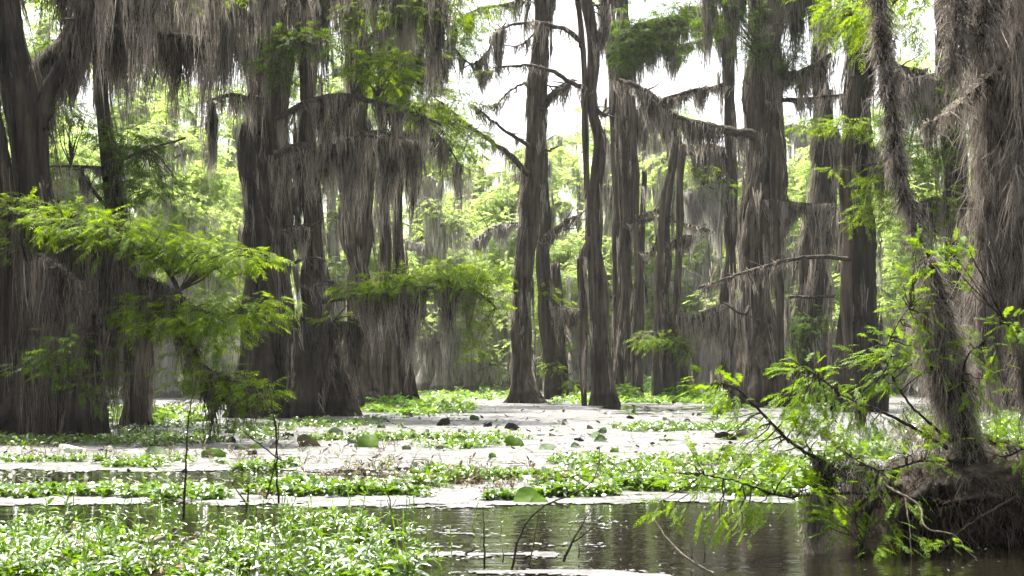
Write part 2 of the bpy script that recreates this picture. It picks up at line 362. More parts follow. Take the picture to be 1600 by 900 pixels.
def tree(name,label,cat,D,base,stems,limbs=(),moss='moss',bark='bark',leaf='leaf',group=None,crown=None,flare=.35,flute=.15,sides=56):
    org=G(base[0],base[1]); org[1]=D; org[0]=P(base[0],base[1],D)[0]; org[2]=0
    root=empty(name,org,label,cat,group)
    wst=D*.00062
    trunk0=None
    for st in stems:
        mb=MB(); pts=st['p']
        pth=stem(mb,pts,D+st.get('d',0),flare=st.get('flare',flare),flute=st.get('flute',flute),sides=sides,broken=st.get('broken',False),dpts=st.get('dp'))
        o=obj('trunk',mb,M[st.get('bark',bark)],root,org,True)
        if st.get('m'):
            n,L=st['m'][:2]; mm=MB()
            trunk_moss(mm,pth,D,int(n*1.0),L,wst,*(st['m'][2:]))
            if mm.n: obj('spanish_moss',mm,M[st.get('moss',moss)],o,org)
    for lb in limbs:
        D0=D+lb.get('d',0)
        pts=[]
        for t in lb['p']: pts.append(P(t[0],t[1],D0+(t[2] if len(t)>2 else 0)))
        path=smooth_path(pts,.18)
        path=path+RNG.normal(scale=.012*D/40,size=path.shape)
        r0,r1=lb.get('r',(5,2)); rad=np.linspace(r0,r1,len(path))*m_per_px(D0)
        mb=MB(); tube(mb,path,rad,7,.10)
        # side twigs
        for _ in range(lb.get('tw',4)):
            i=RNG.integers(len(path)//4,len(path)); d=unit(RNG.normal(size=3)*[1,1,.5]+[0,0,.1])
            ln=RNG.uniform(.3,1.0)*D/45; q0=path[i]; kk=np.linspace(0,1,5)[:,None]
            tp=q0+d*ln*kk+RNG.normal(scale=.05*ln,size=(5,3))*kk
            tube(mb,tp,np.linspace(rad[i]*.45,.004,5),4)
        fol=MB(); mos=MB()
        for f in lb.get('f',()):
            px,py,rx,ry,dens=f[:5]; dd=f[5] if len(f)>5 else 0
            c=P(px,py,D0+dd); s=m_per_px(D0)
            L=.21+.0045*D0
            n=int(2.6*dens*rx*ry/ (26*(L/s/30)**2)); rr=np.array([rx*s,max(rx*s*.75,.3),ry*s])
            pairs=11 if D0<45 else 9
            bs=clump(fol,c,rr,n,L,pairs,lf=.28,asp=.24)
            # twigs that carry it
            i=np.argmin(np.linalg.norm(path-c,axis=1))
            for e in bs[RNG.choice(len(bs),min(len(bs),max(3,n//22)),replace=False)] if len(bs) else ():
                kk=np.linspace(0,1,5)[:,None]; tp=path[i]*(1-kk)+e*kk; tp[:,2]+=(.12*np.linalg.norm(e-path[i])*np.sin(kk[:,0]*pi)); tp[1:-1]+=RNG.normal(scale=.05,size=(3,3))
                tube(mb,tp,np.linspace(min(rad[i]*.5,.03),.005,5),4)
            if len(f)>6 and f[6]:
                pass
        if lb.get('m'):
            Lm,per,nst=lb['m'][:3]
            i0,i1=(lb['m'][3] if len(lb['m'])>3 else (0,1)); a,bb=int(i0*len(path)),max(int(i1*len(path)),int(i0*len(path))+2)
            curtain(mos,path[a:bb],Lm*1.02,per*1.15,int(nst*1.6),wst*1.0,spread=.07+.0022*D0)
        o=obj('limb',mb,M[lb.get('bark','limb')],root,org,True)
        if fol.n: obj('foliage',fol,M[lb.get('leaf',leaf)],o,org)
        if mos.n: obj('spanish_moss',mos,M[lb.get('moss',moss)],o,org)
    if crown:
        cr=MB(); cm=MB()
        for (px,py,rx,ry,dens,dd) in crown:
            c=P(px,py,D+dd); s=m_per_px(D); L=.3+.007*D
            n=int(5*dens*rx*ry/60); rr=np.array([max(rx*s,2.2),max(rx*s*1.2,3.2),ry*s]); c=c+[0,2.2,.5]  # crown thickened and shifted sunward, shaped to shade the trunks
            clump(cr,c,rr,n,L,7,lf=.34,asp=.36,layers=5)
        o=obj('crown',cr,M[leaf],root,org)
    return root

# ---- the trees one can tell apart, from the nearest on the left to the right-hand edge
tree('cypress_tree','massive forked cypress at the picture edge under a wall of dark hanging moss','tree',29,(60,682),
 [dict(p=[(70,682,100),(62,560,80),(50,400,70),(45,250,62),(30,120,60),(10,0,58),(0,-70,50)],m=(700,2.0),bark='bark_dark'),
  dict(p=[(-15,684,110),(-10,540,90),(-5,380,80),(-15,220,70),(-30,60,60),(-40,-60,55)],m=(600,2.0),bark='bark_dark',d=-.5),
  dict(p=[(140,680,85),(135,610,60),(118,540,42),(105,460,34),(92,380,28),(70,300,20)],d=-1.4,m=(500,1.4,.3),bark='bark_dark',broken=True)],
 [dict(p=[(35,260),(75,150),(105,92),(130,62),(180,48),(240,56),(330,60)],r=(19,5),m=(1.6,8,70),bark='bark_dark'),
  dict(p=[(60,-50,.5),(150,-38,.3),(250,-30,0),(330,-40,0)],r=(8,4),m=(3.0,8,44)),
  dict(p=[(150,-44,-1),(260,-34,-1.4),(360,-44,-1.4)],r=(7,4),m=(2.6,7,40),moss='moss'),
  dict(p=[(110,95,0),(128,40,-.5),(140,-30,-1)],r=(14,11),m=(1.8,10,60),bark='bark_dark'),
  dict(p=[(40,120,0),(100,60,1),(150,-20,2)],r=(11,8),m=(2.0,9,60),bark='bark_dark'),
  dict(p=[(-60,345,-2),(20,335,-2),(110,360,-2.5),(200,380,-3),(260,420,-3),(290,480,-3)],r=(9,3),m=(3.6,9,70,(0,.72)),moss='moss_dark',
       f=[(20,330,70,26,1.1,-2),(100,345,70,24,1.2,-2.6),(180,362,70,28,1.2,-3),(250,385,60,26,1.1,-3),(300,395,60,26,1.1,-3.2),(370,405,60,16,1.1,-3.4),(415,400,25,10,1,-3.4),(60,385,90,18,.5,-1.6)]),
  dict(p=[(-60,380,.8),(60,372,.8),(150,400,.4),(230,450,0)],r=(8,4),m=(3.8,9,70),moss='moss_dark'),
  dict(p=[(-60,420,2),(60,400,2.2),(160,440,2.2),(240,470,2)],r=(8,4),m=(3.2,8,60)),
  dict(p=[(60,400,-3),(120,440,-3.4),(160,520,-3.6)],r=(5,2),m=(2.2,9,60),moss='moss_dark',f=[(110,545,70,26,.55,-3.4),(150,600,40,30,.4,-3.4),(60,570,50,20,.3,-3.3)],leaf='leaf_deep'),
  dict(p=[(200,420,-3),(260,450,-3.2),(330,490,-3.5),(420,480,-3.8)],r=(4,1.5),m=(1.9,9,50,(0,.7)),
       f=[(230,490,45,26,1.1,-3.2),(300,498,60,24,1.2,-3.5),(370,490,60,26,1.25,-3.7),(425,470,28,10,1.1,-3.9),(330,530,50,16,.8,-3.5)]),
  dict(p=[(270,470,-3.2),(310,560,-3.6),(350,590,-3.9),(410,610,-4)],r=(3,1.2),m=(1.2,7,40),
       f=[(350,595,40,22,1.1,-3.8),(400,612,40,20,1.25,-4),(290,575,30,36,.5,-3.6),(320,625,30,20,.6,-3.6),(365,635,24,14,.9,-3.9)]),
 ],moss='moss_dark',crown=[(30,-60,150,60,.8,2),(200,-80,120,60,.7,0),(-120,-190,260,90,1.4,5),(130,-200,180,80,1.0,6)])  # last two crown clumps are out of view, added for shade

tree('cypress_tree','slim dark cypress with drooping green sprays just behind the mossy left wall','tree',33,(213,668),
 [dict(p=[(214,668,46),(212,560,36),(205,440,32),(180,320,32),(163,200,28),(155,100,28),(150,-40,24)],m=(500,1.6),bark='bark_dark')],
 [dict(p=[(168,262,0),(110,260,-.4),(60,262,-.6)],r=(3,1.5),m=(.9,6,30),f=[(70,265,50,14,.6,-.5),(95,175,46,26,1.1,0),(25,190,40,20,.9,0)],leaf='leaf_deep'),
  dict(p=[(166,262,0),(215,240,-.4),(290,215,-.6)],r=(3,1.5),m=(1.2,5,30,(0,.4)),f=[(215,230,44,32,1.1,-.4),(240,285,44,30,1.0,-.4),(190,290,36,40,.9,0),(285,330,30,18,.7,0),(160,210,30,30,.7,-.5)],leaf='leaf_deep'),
  dict(p=[(150,60,0),(200,20,0),(260,10,0),(340,-10,0)],r=(6,3),m=(2.4,9,60),f=[(90,75,40,30,.5,0)]),
  dict(p=[(170,330,0),(130,275,-.3),(128,262,-.3)],r=(3,2),m=(.9,10,40,(.4,1)))],crown=[(180,-70,140,60,.8,1)])

tree('cypress_tree','huge twin cypress with a broken side stump and a low moss laden limb','tree',41,(460,648),
 [dict(p=[(440,648,120),(432,560,88),(428,440,62),(425,330,66),(427,200,72),(430,80,74),(428,-60,66)],m=(1400,2.0,3.5),flare=.2),
  dict(p=[(400,650,80),(405,560,60),(402,450,40),(398,330,36),(392,260,36),(386,222,28),(383,203,14)],d=-.9,broken=True,m=(260,1.0,4,7),bark='bark_dark',flare=.2),
  dict(p=[(505,648,70),(500,560,60),(492,440,44),(488,340,34),(484,200,38),(480,60,36),(478,-60,34)],d=.6,m=(700,1.8,2.5),flare=.25),
  dict(p=[(545,648,50),(535,590,30),(515,540,18),(505,500,10)],d=.3,m=(120,.8,.3),broken=True,flare=.3),
  dict(p=[(470,652,60),(468,590,44),(462,520,30)],d=-1.5,m=(160,.8,.4),broken=True,bark='bark_dark',flare=.25)],
 [dict(p=[(432,190,-1),(470,165,-1.4),(520,150,-1.8),(570,155,-2),(640,175,-2),(690,195,-2)],r=(6,2.5),m=(1.7,6,40),f=[(600,110,46,40,.9,-2),(650,175,40,16,.7,-2),(560,100,34,30,.6,-2)],leaf='leaf'),
  dict(p=[(415,156,-1),(385,152,-1.3),(360,148,-1.5),(328,156,-1.5)],r=(5,2),m=(1.5,5,36)),
  dict(p=[(330,158,-1.5),(332,185,-1.5)],r=(2,1),m=(2.6,60,70)),
  dict(p=[(430,245,-1),(470,228,-1.2),(500,236,-1.2),(512,190,-1.2)],r=(9,4),m=(2.2,9,60)),
  dict(p=[(505,235,-1),(560,215,-1),(600,215,-.8),(650,222,-.6)],r=(4,2),m=(2.8,8,55)),
  dict(p=[(450,362,-1),(468,353,-1.3),(475,358,-1.5)],r=(5,2.5),m=(1.4,14,40)),
  dict(p=[(455,412,-1),(490,402,-1.4),(508,408,-1.6)],r=(3,1.2)),
  dict(p=[(495,445,-1),(520,440,-1),(535,456,-1)],r=(3.5,2),m=(.9,9,30)),
  dict(p=[(450,508,-1),(500,506,-1.4),(545,505,-1.5),(570,490,-1.5)],r=(6,2.5),m=(2.2,8,60),moss='moss_dark',f=[(520,497,46,8,.8,-1.4)]),
  dict(p=[(500,470,-1),(580,462,-2),(660,450,-3),(740,455,-3),(775,480,-3)],r=(4,1.4),m=(2.2,6.5,56,(.2,.9)),
       f=[(570,450,46,14,1.2,-2),(630,440,56,22,1.3,-2.6),(700,432,60,26,1.3,-3),(745,425,40,22,1.0,-3),(760,465,36,18,1.0,-3),(735,500,24,28,.8,-3),(740,545,9,22,1.3,-3)]),
  dict(p=[(430,80,-1),(350,40,-1.5),(270,20,-2),(200,10,-2)],r=(9,4),m=(3.2,7,60)),
  dict(p=[(430,60,-1),(360,5,-1.5),(300,-30,-2)],r=(8,4),m=(3.4,7,50)),
  dict(p=[(430,-20,-2),(500,-40,-2.2),(580,-36,-2.2),(740,-30,-2)],r=(7,3),m=(2.3,5,34)),
  dict(p=[(430,-30,-1.6),(380,-42,-2),(300,-46,-2.4),(200,-40,-2.4)],r=(7,3),m=(4.4,6,44)),
  dict(p=[(300,-15,-2),(250,-25,-2),(180,-30,-1)],r=(6,4),m=(4.0,5,60)),
  dict(p=[(430,20,-1),(520,-15,-1.4),(600,-20,-1.5),(690,0,-1.5)],r=(8,3),m=(3.0,7,55),f=[(560,25,40,22,1.0,-1.5),(610,15,50,24,1.0,-1.4),(690,20,46,30,.8,-1.4)]),
  dict(p=[(430,120,-1.4),(450,70,-2.2),(500,60,-2.4)],r=(4,2),m=(.8,7,30),f=[(455,62,40,24,1.2,-2.2),(425,100,24,16,.9,-2.2),(515,70,36,20,.8,-2.3),(440,130,20,14,.6,-2)],leaf='leaf_deep'),
  ],crown=[(430,-70,160,60,.8,1),(620,-70,140,50,.7,0)])

tree('cypress_tree','straight grey cypress striped with moss behind the low green spray','tree',50,(562,630),
 [dict(p=[(566,630,70),(565,520,56),(562,430,50),(563,300,48),(562,180,44),(560,60,40),(558,-60,36)],m=(1000,2.2,2))],
 [dict(p=[(562,150,0),(600,130,0),(640,100,0),(700,90,-.5)],r=(4,2),m=(2.2,6,40),f=[(645,80,50,30,1.0,0),(640,140,60,44,1.1,-.4),(700,180,36,20,.7,-.5)]),
  dict(p=[(560,80,0),(600,40,0),(660,20,0)],r=(5,3),m=(3.6,7,60)),
  dict(p=[(565,215,0),(590,205,-.5),(640,222,-.7)],r=(4,2),m=(3.2,8,60)),
  dict(p=[(560,250,0),(530,235,-.5),(500,240,-.7)],r=(4,2),m=(3.0,9,60))],crown=[(560,-60,120,50,.8,0)])

tree('cypress_tree','pair of narrow mossy cypress stems rising above the low green spray','tree',55,(612,625),
 [dict(p=[(603,625,50),(604,520,30),(602,400,20),(600,280,18),(602,140,18),(604,-50,16)],m=(500,1.8,1.5)),
  dict(p=[(632,624,44),(628,540,30),(622,430,22),(620,330,20),(622,200,18),(626,60,18),(628,-50,16)],d=.8,m=(500,1.6,1.5))],
 [dict(p=[(622,250,0),(650,190,0),(685,120,0),(715,20,0)],r=(3,1.5),m=(1.4,4,28),f=[(700,60,40,40,.6,0),(740,40,36,36,.6,0),(640,260,30,24,1,0),(735,225,36,34,.9,-.5),(700,160,30,30,.6,0),(610,220,30,30,.8,0),(700,255,24,14,.8,0)]),
  dict(p=[(624,210,0),(670,200,-.4),(700,230,-.6),(720,262,-.8)],r=(2.5,1.2),m=(1.8,6,34)),
  dict(p=[(620,170,0),(690,70,0),(740,100,0),(790,35,0)],r=(2.5,1.2),m=(1.6,4,30,(.3,1)),f=[(755,110,24,16,.5,0),(720,135,30,20,.5,0)])],crown=[(640,-60,100,50,.7,0),(740,-40,60,30,.5,0)])

tree('cypress_tree','tall straight cypress leaning slightly beside the open white sky','tree',58,(822,630),
 [dict(p=[(822,630,46),(820,540,38),(822,440,34),(828,330,34),(835,220,34),(838,140,30),(843,60,30),(848,-60,26)],m=(900,1.6,1),flare=.5),
  dict(p=[(852,-60,18),(846,-10,20),(842,40,22)],flare=0)][:1],
 [dict(p=[(824,272,-.6),(795,240,-.9),(765,220,-1),(725,190,-1),(690,160,-1)],r=(5,1.6),m=(1.35,3,20),f=[(735,215,40,20,.7,-1),(700,195,30,22,.7,-1)]),
  dict(p=[(828,228,-.6),(790,205,-1),(740,165,-1)],r=(3.5,1.4),m=(0.975,3,18)),
  dict(p=[(842,178,0),(862,150,-.3),(880,140,-.4),(895,125,-.5)],r=(7,4),m=(0.9,4.8,18)),
  dict(p=[(845,165,0),(870,140,.3),(890,128,.4)],r=(5,3),m=(1.05,4.2,18)),
  dict(p=[(843,30,0),(858,12,0),(866,-25,0)],r=(6,4),m=(1.6,8,40)),
  dict(p=[(846,-30,0),(800,5,-.3),(745,15,-.6),(700,50,-.8)],r=(4,1.2),m=(1.5,5,22),f=[(755,25,40,22,.55,-.6),(715,75,34,24,.5,-.8),(790,10,24,14,.45,-.3)]),
  dict(p=[(840,120,0),(800,140,-.4),(770,165,-.6),(740,160,-.8)],r=(2.2,.8),m=(.8,4,16),f=[(752,160,20,12,.4,-.7)]),
  dict(p=[(846,40,0),(815,70,-.4),(790,72,-.6)],r=(2,.8),m=(.8,4,16)),
  dict(p=[(845,235,-.3),(862,234,-.8),(872,228,-1)],r=(2.5,1.2)),
  dict(p=[(820,350,0),(780,352,-.2),(738,378,-.3)],r=(3,1.4),m=(.9,8,30),moss='moss_pale')],crown=[(846,-60,70,34,.6,0)])

tree('cypress_tree','thin dark cypress tucked close behind the tall straight one','tree',66,(852,622),
 [dict(p=[(866,622,34),(856,540,24),(850,450,22),(848,370,20),(850,280,18),(846,200,16),(848,80,15),(850,-50,14)],m=(420,1.5,1),bark='bark_dark'),
  dict(p=[(872,622,36),(872,560,26),(870,480,20),(868,420,14)],d=1,m=(260,1.2,.5),broken=True)],
 [dict(p=[(852,372,-.3),(878,352,-.6),(905,337,-.8)],r=(6,3),m=(1.0,8,30)),
  dict(p=[(855,465,0),(875,480,-.3),(905,485,-.5)],r=(4,2),m=(1.3,10,40),f=[(850,455,20,10,1.1,0),(880,470,16,10,.6,0)]),
  dict(p=[(865,570,0),(845,575,-.3)],r=(2,1),f=[(862,572,20,10,1,-.2),(890,600,14,8,.8,-.2)])])

tree('cypress_tree','sinuous bare topped cypress with a split upper stem and a shoulder burl','tree',54,(940,636),
 [dict(p=[(942,636,34),(941,560,30),(935,460,31),(927,390,31),(932,300,24),(934,225,24),(923,160,24),(927,90,24),(919,20,22),(903,-50,16)],m=(420,1.3,1.2),flare=.25),
  dict(p=[(928,190,10),(913,135,11),(909,70,11),(907,30,10),(896,-50,9)],d=-.4,flare=0,m=(90,1.0,1)),
  dict(p=[(913,470,8),(911,430,17),(912,400,12),(923,370,9)],d=-.7,flare=0,m=(100,1.6,1))],
 [dict(p=[(915,138,-.4),(895,130,-.6),(860,110,-.8),(825,102,-.9),(780,105,-1)],r=(4.5,1.6),m=(0.9,3.6,16),f=[(762,115,16,10,.5,-1)]),
  dict(p=[(910,65,-.4),(880,45,-.6),(845,36,-.8),(808,37,-.9),(780,46,-1)],r=(4.5,1.6),m=(0.9,3.6,18)),
  dict(p=[(782,46,-1),(776,55,-1)],r=(2,1),m=(1.6,40,50)),
  dict(p=[(763,110,-1),(752,118,-1)],r=(2,1),m=(1.5,40,50)),
  dict(p=[(930,170,0),(945,180,.3),(950,172,.5)],r=(5,3)),
  dict(p=[(935,60,0),(945,30,0),(940,-30,0)],r=(7,5),m=(1.2,8,34))])

tree('cypress_tree','braided group of three fused cypress stems just left of the bent snag','tree',66,(976,616),
 [dict(p=[(974,616,34),(973,540,27),(978,450,27),(980,350,25),(976,250,26),(974,150,25),(972,40,24),(970,-50,21)],m=(560,1.8,1.2)),
  dict(p=[(992,616,28),(995,540,18),(997,440,15),(993,330,14),(991,220,13),(987,150,12)],d=-.8,m=(240,1.5,1.2)),
  dict(p=[(962,614,22),(962,520,14),(964,400,14),(965,300,15),(960,180,16),(956,90,16),(954,-50,15)],d=.8,m=(300,1.8,1.2)),
  dict(p=[(1002,500,6),(1004,400,8),(1006,300,10),(1006,272,9)],d=.5,flare=0,broken=True)],
 [dict(p=[(990,350,-.8),(1020,343,-1),(1050,346,-1.2),(1110,360,-1.4)],r=(3.5,1.4),m=(.5,4,20)),
  dict(p=[(990,345,-.8),(1010,333,-1),(1040,325,-1.2)],r=(3.5,1.5),m=(.8,5,24)),
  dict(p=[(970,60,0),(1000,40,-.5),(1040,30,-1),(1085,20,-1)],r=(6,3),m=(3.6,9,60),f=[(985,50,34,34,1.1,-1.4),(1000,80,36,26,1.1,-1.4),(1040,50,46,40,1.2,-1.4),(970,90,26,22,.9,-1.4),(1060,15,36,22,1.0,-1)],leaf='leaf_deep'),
  dict(p=[(965,90,0),(950,60,0),(940,10,0)],r=(5,3),m=(2.4,8,40)),
  dict(p=[(975,200,0),(1000,170,-.5),(1030,165,-.6)],r=(4,2),m=(2.8,9,50))],crown=[(980,-50,80,40,.8,0)])

tree('dead_snag','bent leaning cypress snag with a forked broken top','tree',62,(1044,620),
 [dict(p=[(1046,620,44),(1044,560,36),(1038,490,28),(1034,420,26),(1036,350,20),(1044,290,20),(1054,245,22),(1058,218,14)],m=(420,1.3,.8),broken=True,flare=.3),
  dict(p=[(1050,280,12),(1064,255,14),(1076,242,12),(1080,232,9)],d=-.5,flare=0,broken=True),
  dict(p=[(1068,618,26),(1066,560,16),(1058,500,14)],d=.6,m=(200,1.1,.3),broken=True),
  dict(p=[(1030,618,20),(1028,560,12),(1034,500,10)],d=-.6,m=(160,1.1,.3),broken=True)],
 [dict(p=[(1046,388,-.3),(1062,372,-.6),(1080,370,-.8)],r=(4.5,3),m=(.8,14,30)),
  dict(p=[(1046,490,-.3),(1080,496,-.8),(1105,488,-1),(1128,476,-1)],r=(6,3.5),m=(2.2,11,70)),
  dict(p=[(1040,530,-.3),(1020,520,-1),(1000,525,-1)],r=(2.5,1.2),f=[(1020,530,32,12,1.3,-1),(1055,535,24,14,1.2,-1),(1072,552,10,10,1,-1)],m=(.6,6,24)),
  dict(p=[(1036,340,0),(1020,390,.3),(1006,396,.4)],r=(2.5,1.5),m=(.7,8,24))],moss='moss')

tree('cypress_tree','thin cypress standing close behind the stout moss cloaked one','tree',68,(1136,614),
 [dict(p=[(1136,614,40),(1134,540,26),(1140,420,22),(1142,300,22),(1140,180,20),(1138,60,20),(1134,-50,18)],m=(900,2.2,1),bark='bark_dark')],
 [dict(p=[(1138,130,0),(1110,138,0),(1075,146,0),(1042,156,0)],r=(4,2),m=(1.2,6,30),f=[(1075,165,24,10,.5,0)]),
  dict(p=[(1138,235,0),(1110,228,0),(1085,234,0)],r=(4,2),m=(2.6,10,60)),
  dict(p=[(1140,280,0),(1110,290,-.5),(1080,300,-.7)],r=(4,2),m=(3.0,10,60),moss='moss_pale',f=[(1120,292,36,20,.7,-.4),(1095,270,24,14,.6,-.4)]),
    dict(p=[(1138,30,0),(1100,62,-.3),(1068,72,-.5),(1050,100,-.6)],r=(2.6,1),m=(1.2,5,22),f=[(1090,66,30,14,.6,-.4),(1062,95,18,12,.5,-.5)]),
  dict(p=[(1140,50,0),(1110,20,0),(1070,10,0)],r=(5,3),m=(2.4,9,50))])

tree('cypress_tree','stout moss cloaked cypress with a long crooked limb reaching out level','tree',52,(1192,636),
 [dict(p=[(1192,637,100),(1190,580,78),(1186,500,66),(1186,420,60),(1190,340,62),(1196,250,58),(1194,160,56),(1192,70,54),(1188,-60,48)],m=(2000,2.4,2.4),flare=.3,flute=.17),
  dict(p=[(1216,460,10),(1216,380,16),(1214,290,20),(1213,225,18),(1212,208,10)],d=-1.1,flare=0,broken=True,m=(200,1.4,3))],
 [dict(p=[(1180,212,-1),(1140,205,-1.2),(1100,196,-1.4),(1062,186,-1.5),(1040,172,-1.5),(1020,150,-1.5),(990,132,-1.5),(966,125,-1.5)],r=(8,3),m=(1.6,7,45)),
  dict(p=[(1042,176,-1.5),(1030,160,-1.5),(1055,150,-1.4),(1090,140,-1.4),(1130,135,-1.2)],r=(4,2),m=(1.1,7,34)),
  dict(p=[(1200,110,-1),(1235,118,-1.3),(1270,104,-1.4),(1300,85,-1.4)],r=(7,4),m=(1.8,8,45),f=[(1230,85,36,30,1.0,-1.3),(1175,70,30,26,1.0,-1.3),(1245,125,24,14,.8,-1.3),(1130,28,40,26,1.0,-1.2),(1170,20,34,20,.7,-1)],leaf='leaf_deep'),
  dict(p=[(1180,60,-1),(1205,40,-1.3),(1225,38,-1.4)],r=(4,2),m=(2.8,12,60)),
  dict(p=[(1200,155,-1),(1250,155,-1),(1320,148,-1)],r=(4,2),m=(1.0,5,30),f=[(1270,190,40,16,.5,-1)]),
  dict(p=[(1205,312,-1),(1240,318,-1.2),(1283,320,-1.3)],r=(4,2),m=(2.0,14,80)),
  dict(p=[(1170,480,-1),(1160,490,-1.4),(1130,472,-1.6)],r=(3,1.5)),
  dict(p=[(1200,-10,-1),(1260,-25,-1.3),(1320,-20,-1.4)],r=(6,4),m=(3.4,8,60)),
  dict(p=[(1180,-10,-1),(1140,-25,-1.3),(1100,-20,-1.4)],r=(6,4),m=(2.6,8,60))],crown=[(1190,-60,120,50,.9,0)])

tree('cypress_tree','dark hollow looking cypress with a stubby side limb between two stout trunks','tree',60,(1266,620),
 [dict(p=[(1266,622,84),(1264,560,64),(1266,480,58),(1272,400,54),(1282,320,44),(1290,240,34),(1294,180,22),(1297,140,8)],m=(1300,2.0,.8),bark='bark_dark',flare=.2),
  dict(p=[(1278,330,30),(1280,240,28),(1280,120,26),(1278,0,24),(1276,-50,22)],d=1,flare=0,m=(500,2,1),bark='bark_dark')],
 [dict(p=[(1285,352,-.6),(1300,338,-.9),(1316,340,-1)],r=(6,4),m=(2.2,16,60)),
  dict(p=[(1232,464,-.9),(1262,464,-1),(1305,463,-1.2)],r=(2,2.6)),
  dict(p=[(1280,190,0),(1310,215,-.5),(1325,240,-.8)],r=(4,2),m=(2.4,9,50),f=[(1275,195,38,14,.7,-.4)]),
  dict(p=[(1265,500,-.6),(1245,480,-1.2),(1270,505,-1.2)],r=(2,1),f=[(1262,505,36,20,.9,-1.2),(1250,545,26,14,.5,-1.2),(1292,490,12,20,.7,-1.2)],leaf='leaf_deep'),
  dict(p=[(1280,30,0),(1310,20,0),(1335,60,0)],r=(6,3),m=(3.2,9,60))])

tree('cypress_tree','broad smooth dark cypress holding out a thin bare curved limb','tree',46,(1340,645),
 [dict(p=[(1341,645,88),(1340,580,70),(1341,500,66),(1344,400,62),(1346,300,56),(1348,200,54),(1350,100,48),(1352,-60,42)],m=(620,1.8,2.5),bark='bark_dark',flare=.2,flute=.07),
  dict(p=[(1322,330,16),(1324,260,20),(1330,190,22),(1336,120,18)],d=-.7,flare=0,m=(100,1,2))],
 [dict(p=[(1328,405,-.8),(1290,402,-1.2),(1240,404,-1.5),(1190,418,-1.7),(1150,430,-1.8),(1090,450,-2)],r=(4,1.6),m=(.7,6,24,(.45,1))),
  dict(p=[(1350,210,-1),(1345,205,-1.6),(1325,200,-2)],r=(3,1),f=[(1325,192,32,14,.8,-2),(1365,205,18,12,.8,-2),(1305,265,14,8,.8,-1.5)],leaf='leaf'),
  dict(p=[(1352,40,-1),(1340,20,-2),(1320,10,-2.4)],r=(4,2),f=[(1310,20,36,24,1.1,-2.3),(1350,50,40,34,1.1,-2.4),(1300,55,22,16,.8,-2.2)],m=(1.2,7,34)),
  dict(p=[(1350,260,-1),(1375,255,-2),(1390,262,-2.2)],r=(3,1),f=[(1365,300,26,36,1.1,-2.2),(1345,335,22,22,.9,-2.2),(1385,265,14,10,1,-2.2)]),
  dict(p=[(1360,250,-.5),(1385,235,-.8),(1405,240,-1)],r=(4,2),m=(3.2,12,70)),
  dict(p=[(1365,60,-.5),(1400,100,-.8),(1440,110,-1)],r=(5,2),m=(2.6,8,50),f=[(1420,230,36,34,.9,-1),(1400,330,20,30,.8,-1),(1450,160,30,30,.6,-1)])],crown=[(1350,-60,120,50,.9,0)])

tree('cypress_tree','shadowed cypress showing darkly through the hanging moss near the picture edge','tree',44,(1500,640),
 [dict(p=[(1500,646,70),(1498,560,50),(1495,450,44),(1490,330,40),(1486,200,38),(1482,60,36),(1480,-60,34)],m=(700,2,1),bark='bark_dark'),
  dict(p=[(1578,640,80),(1576,520,60),(1578,380,56),(1574,240,54),(1572,100,50),(1570,-60,46)],d=2,m=(700,2,1),bark='bark_dark')],
 [dict(p=[(1490,110,-.8),(1450,120,-1.2),(1410,130,-1.6)],r=(5,2),m=(2.6,9,60),f=[(1460,170,40,44,.9,-1),(1440,235,34,30,.9,-1),(1480,220,30,30,.8,-1)],leaf='leaf_deep'),
  dict(p=[(1490,320,-.8),(1460,310,-1),(1430,320,-1.2)],r=(4,2),m=(2.6,9,50),f=[(1440,330,20,50,.9,-1),(1475,310,20,30,.7,-1)]),
  dict(p=[(1500,470,-.8),(1540,440,-1.2),(1600,440,-1.4)],r=(4,2),m=(2.6,9,60))],crown=[(1490,-60,120,50,.9,0)])

# ------------------------------------------------------------------ background cypress: a few kinds, copied
def far_tree(height, rad, moss_n, leaf_n, seed, leafy=1.0):
    global RNG
    keep=RNG; RNG=np.random.default_rng(seed)
    tr,cr,ms=MB(),MB(),MB()
    z=np.linspace(-.3,height,26); lean=RNG.normal(scale=.5,size=2)
    path=np.stack([lean[0]*(z/height)**2+.12*np.sin(z*.5+seed),lean[1]*(z/height)**2,z],-1)
    R=rad*(1-.96*np.clip(z/height,0,1))*(1+1.3*np.exp(-np.clip(z,0,None)/1.0)); 
    tube(tr,path,R,12,.12)
    tips=[]
    for k in range(26):
        h=RNG.uniform(.05,.97)*height; a=RNG.uniform(0,2*pi); ln=RNG.uniform(1.6,4.4)*(1.25-.6*h/height)
        p0=np.array([np.interp(h,z,path[:,0]),np.interp(h,z,path[:,1]),h])
        t=np.linspace(0,1,7)[:,None]; d=np.array([np.cos(a),np.sin(a),.0])
        p=p0+d*ln*t+np.array([0,0,1.])*(ln*.28*np.sin(t*2.4)-.1*ln*t)
        tube(tr,p,np.linspace(.11,.02,7)*(rad/.5)**.5,5,.1)
        tips.append(p)
        if RNG.random()<.95: curtain(ms,p,RNG.uniform(1.8,4.8),4.6,moss_n,.075,spread=.22,K=4)
        for c in (p[3],p[5],p[6]):
            if RNG.random()<.8*leafy:
                n=int(1.7*leaf_n*RNG.uniform(.5,1.3)); r=RNG.uniform(.9,1.9)
                clump(cr,c+RNG.normal(scale=.3,size=3)+[0,0,.2],np.array([r,r,r*.45]),n,.55,6,lf=.42,asp=.42,stem=False)
    RNG=keep
    return tr,cr,ms
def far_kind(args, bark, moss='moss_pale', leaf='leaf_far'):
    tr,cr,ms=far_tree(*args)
    return [(nm,make_mesh(nm,*mb.data(),M[mt],sm)) for nm,mb,mt,sm in (('trunk',tr,bark,True),('crown',cr,leaf,False),('spanish_moss',ms,moss,False))]
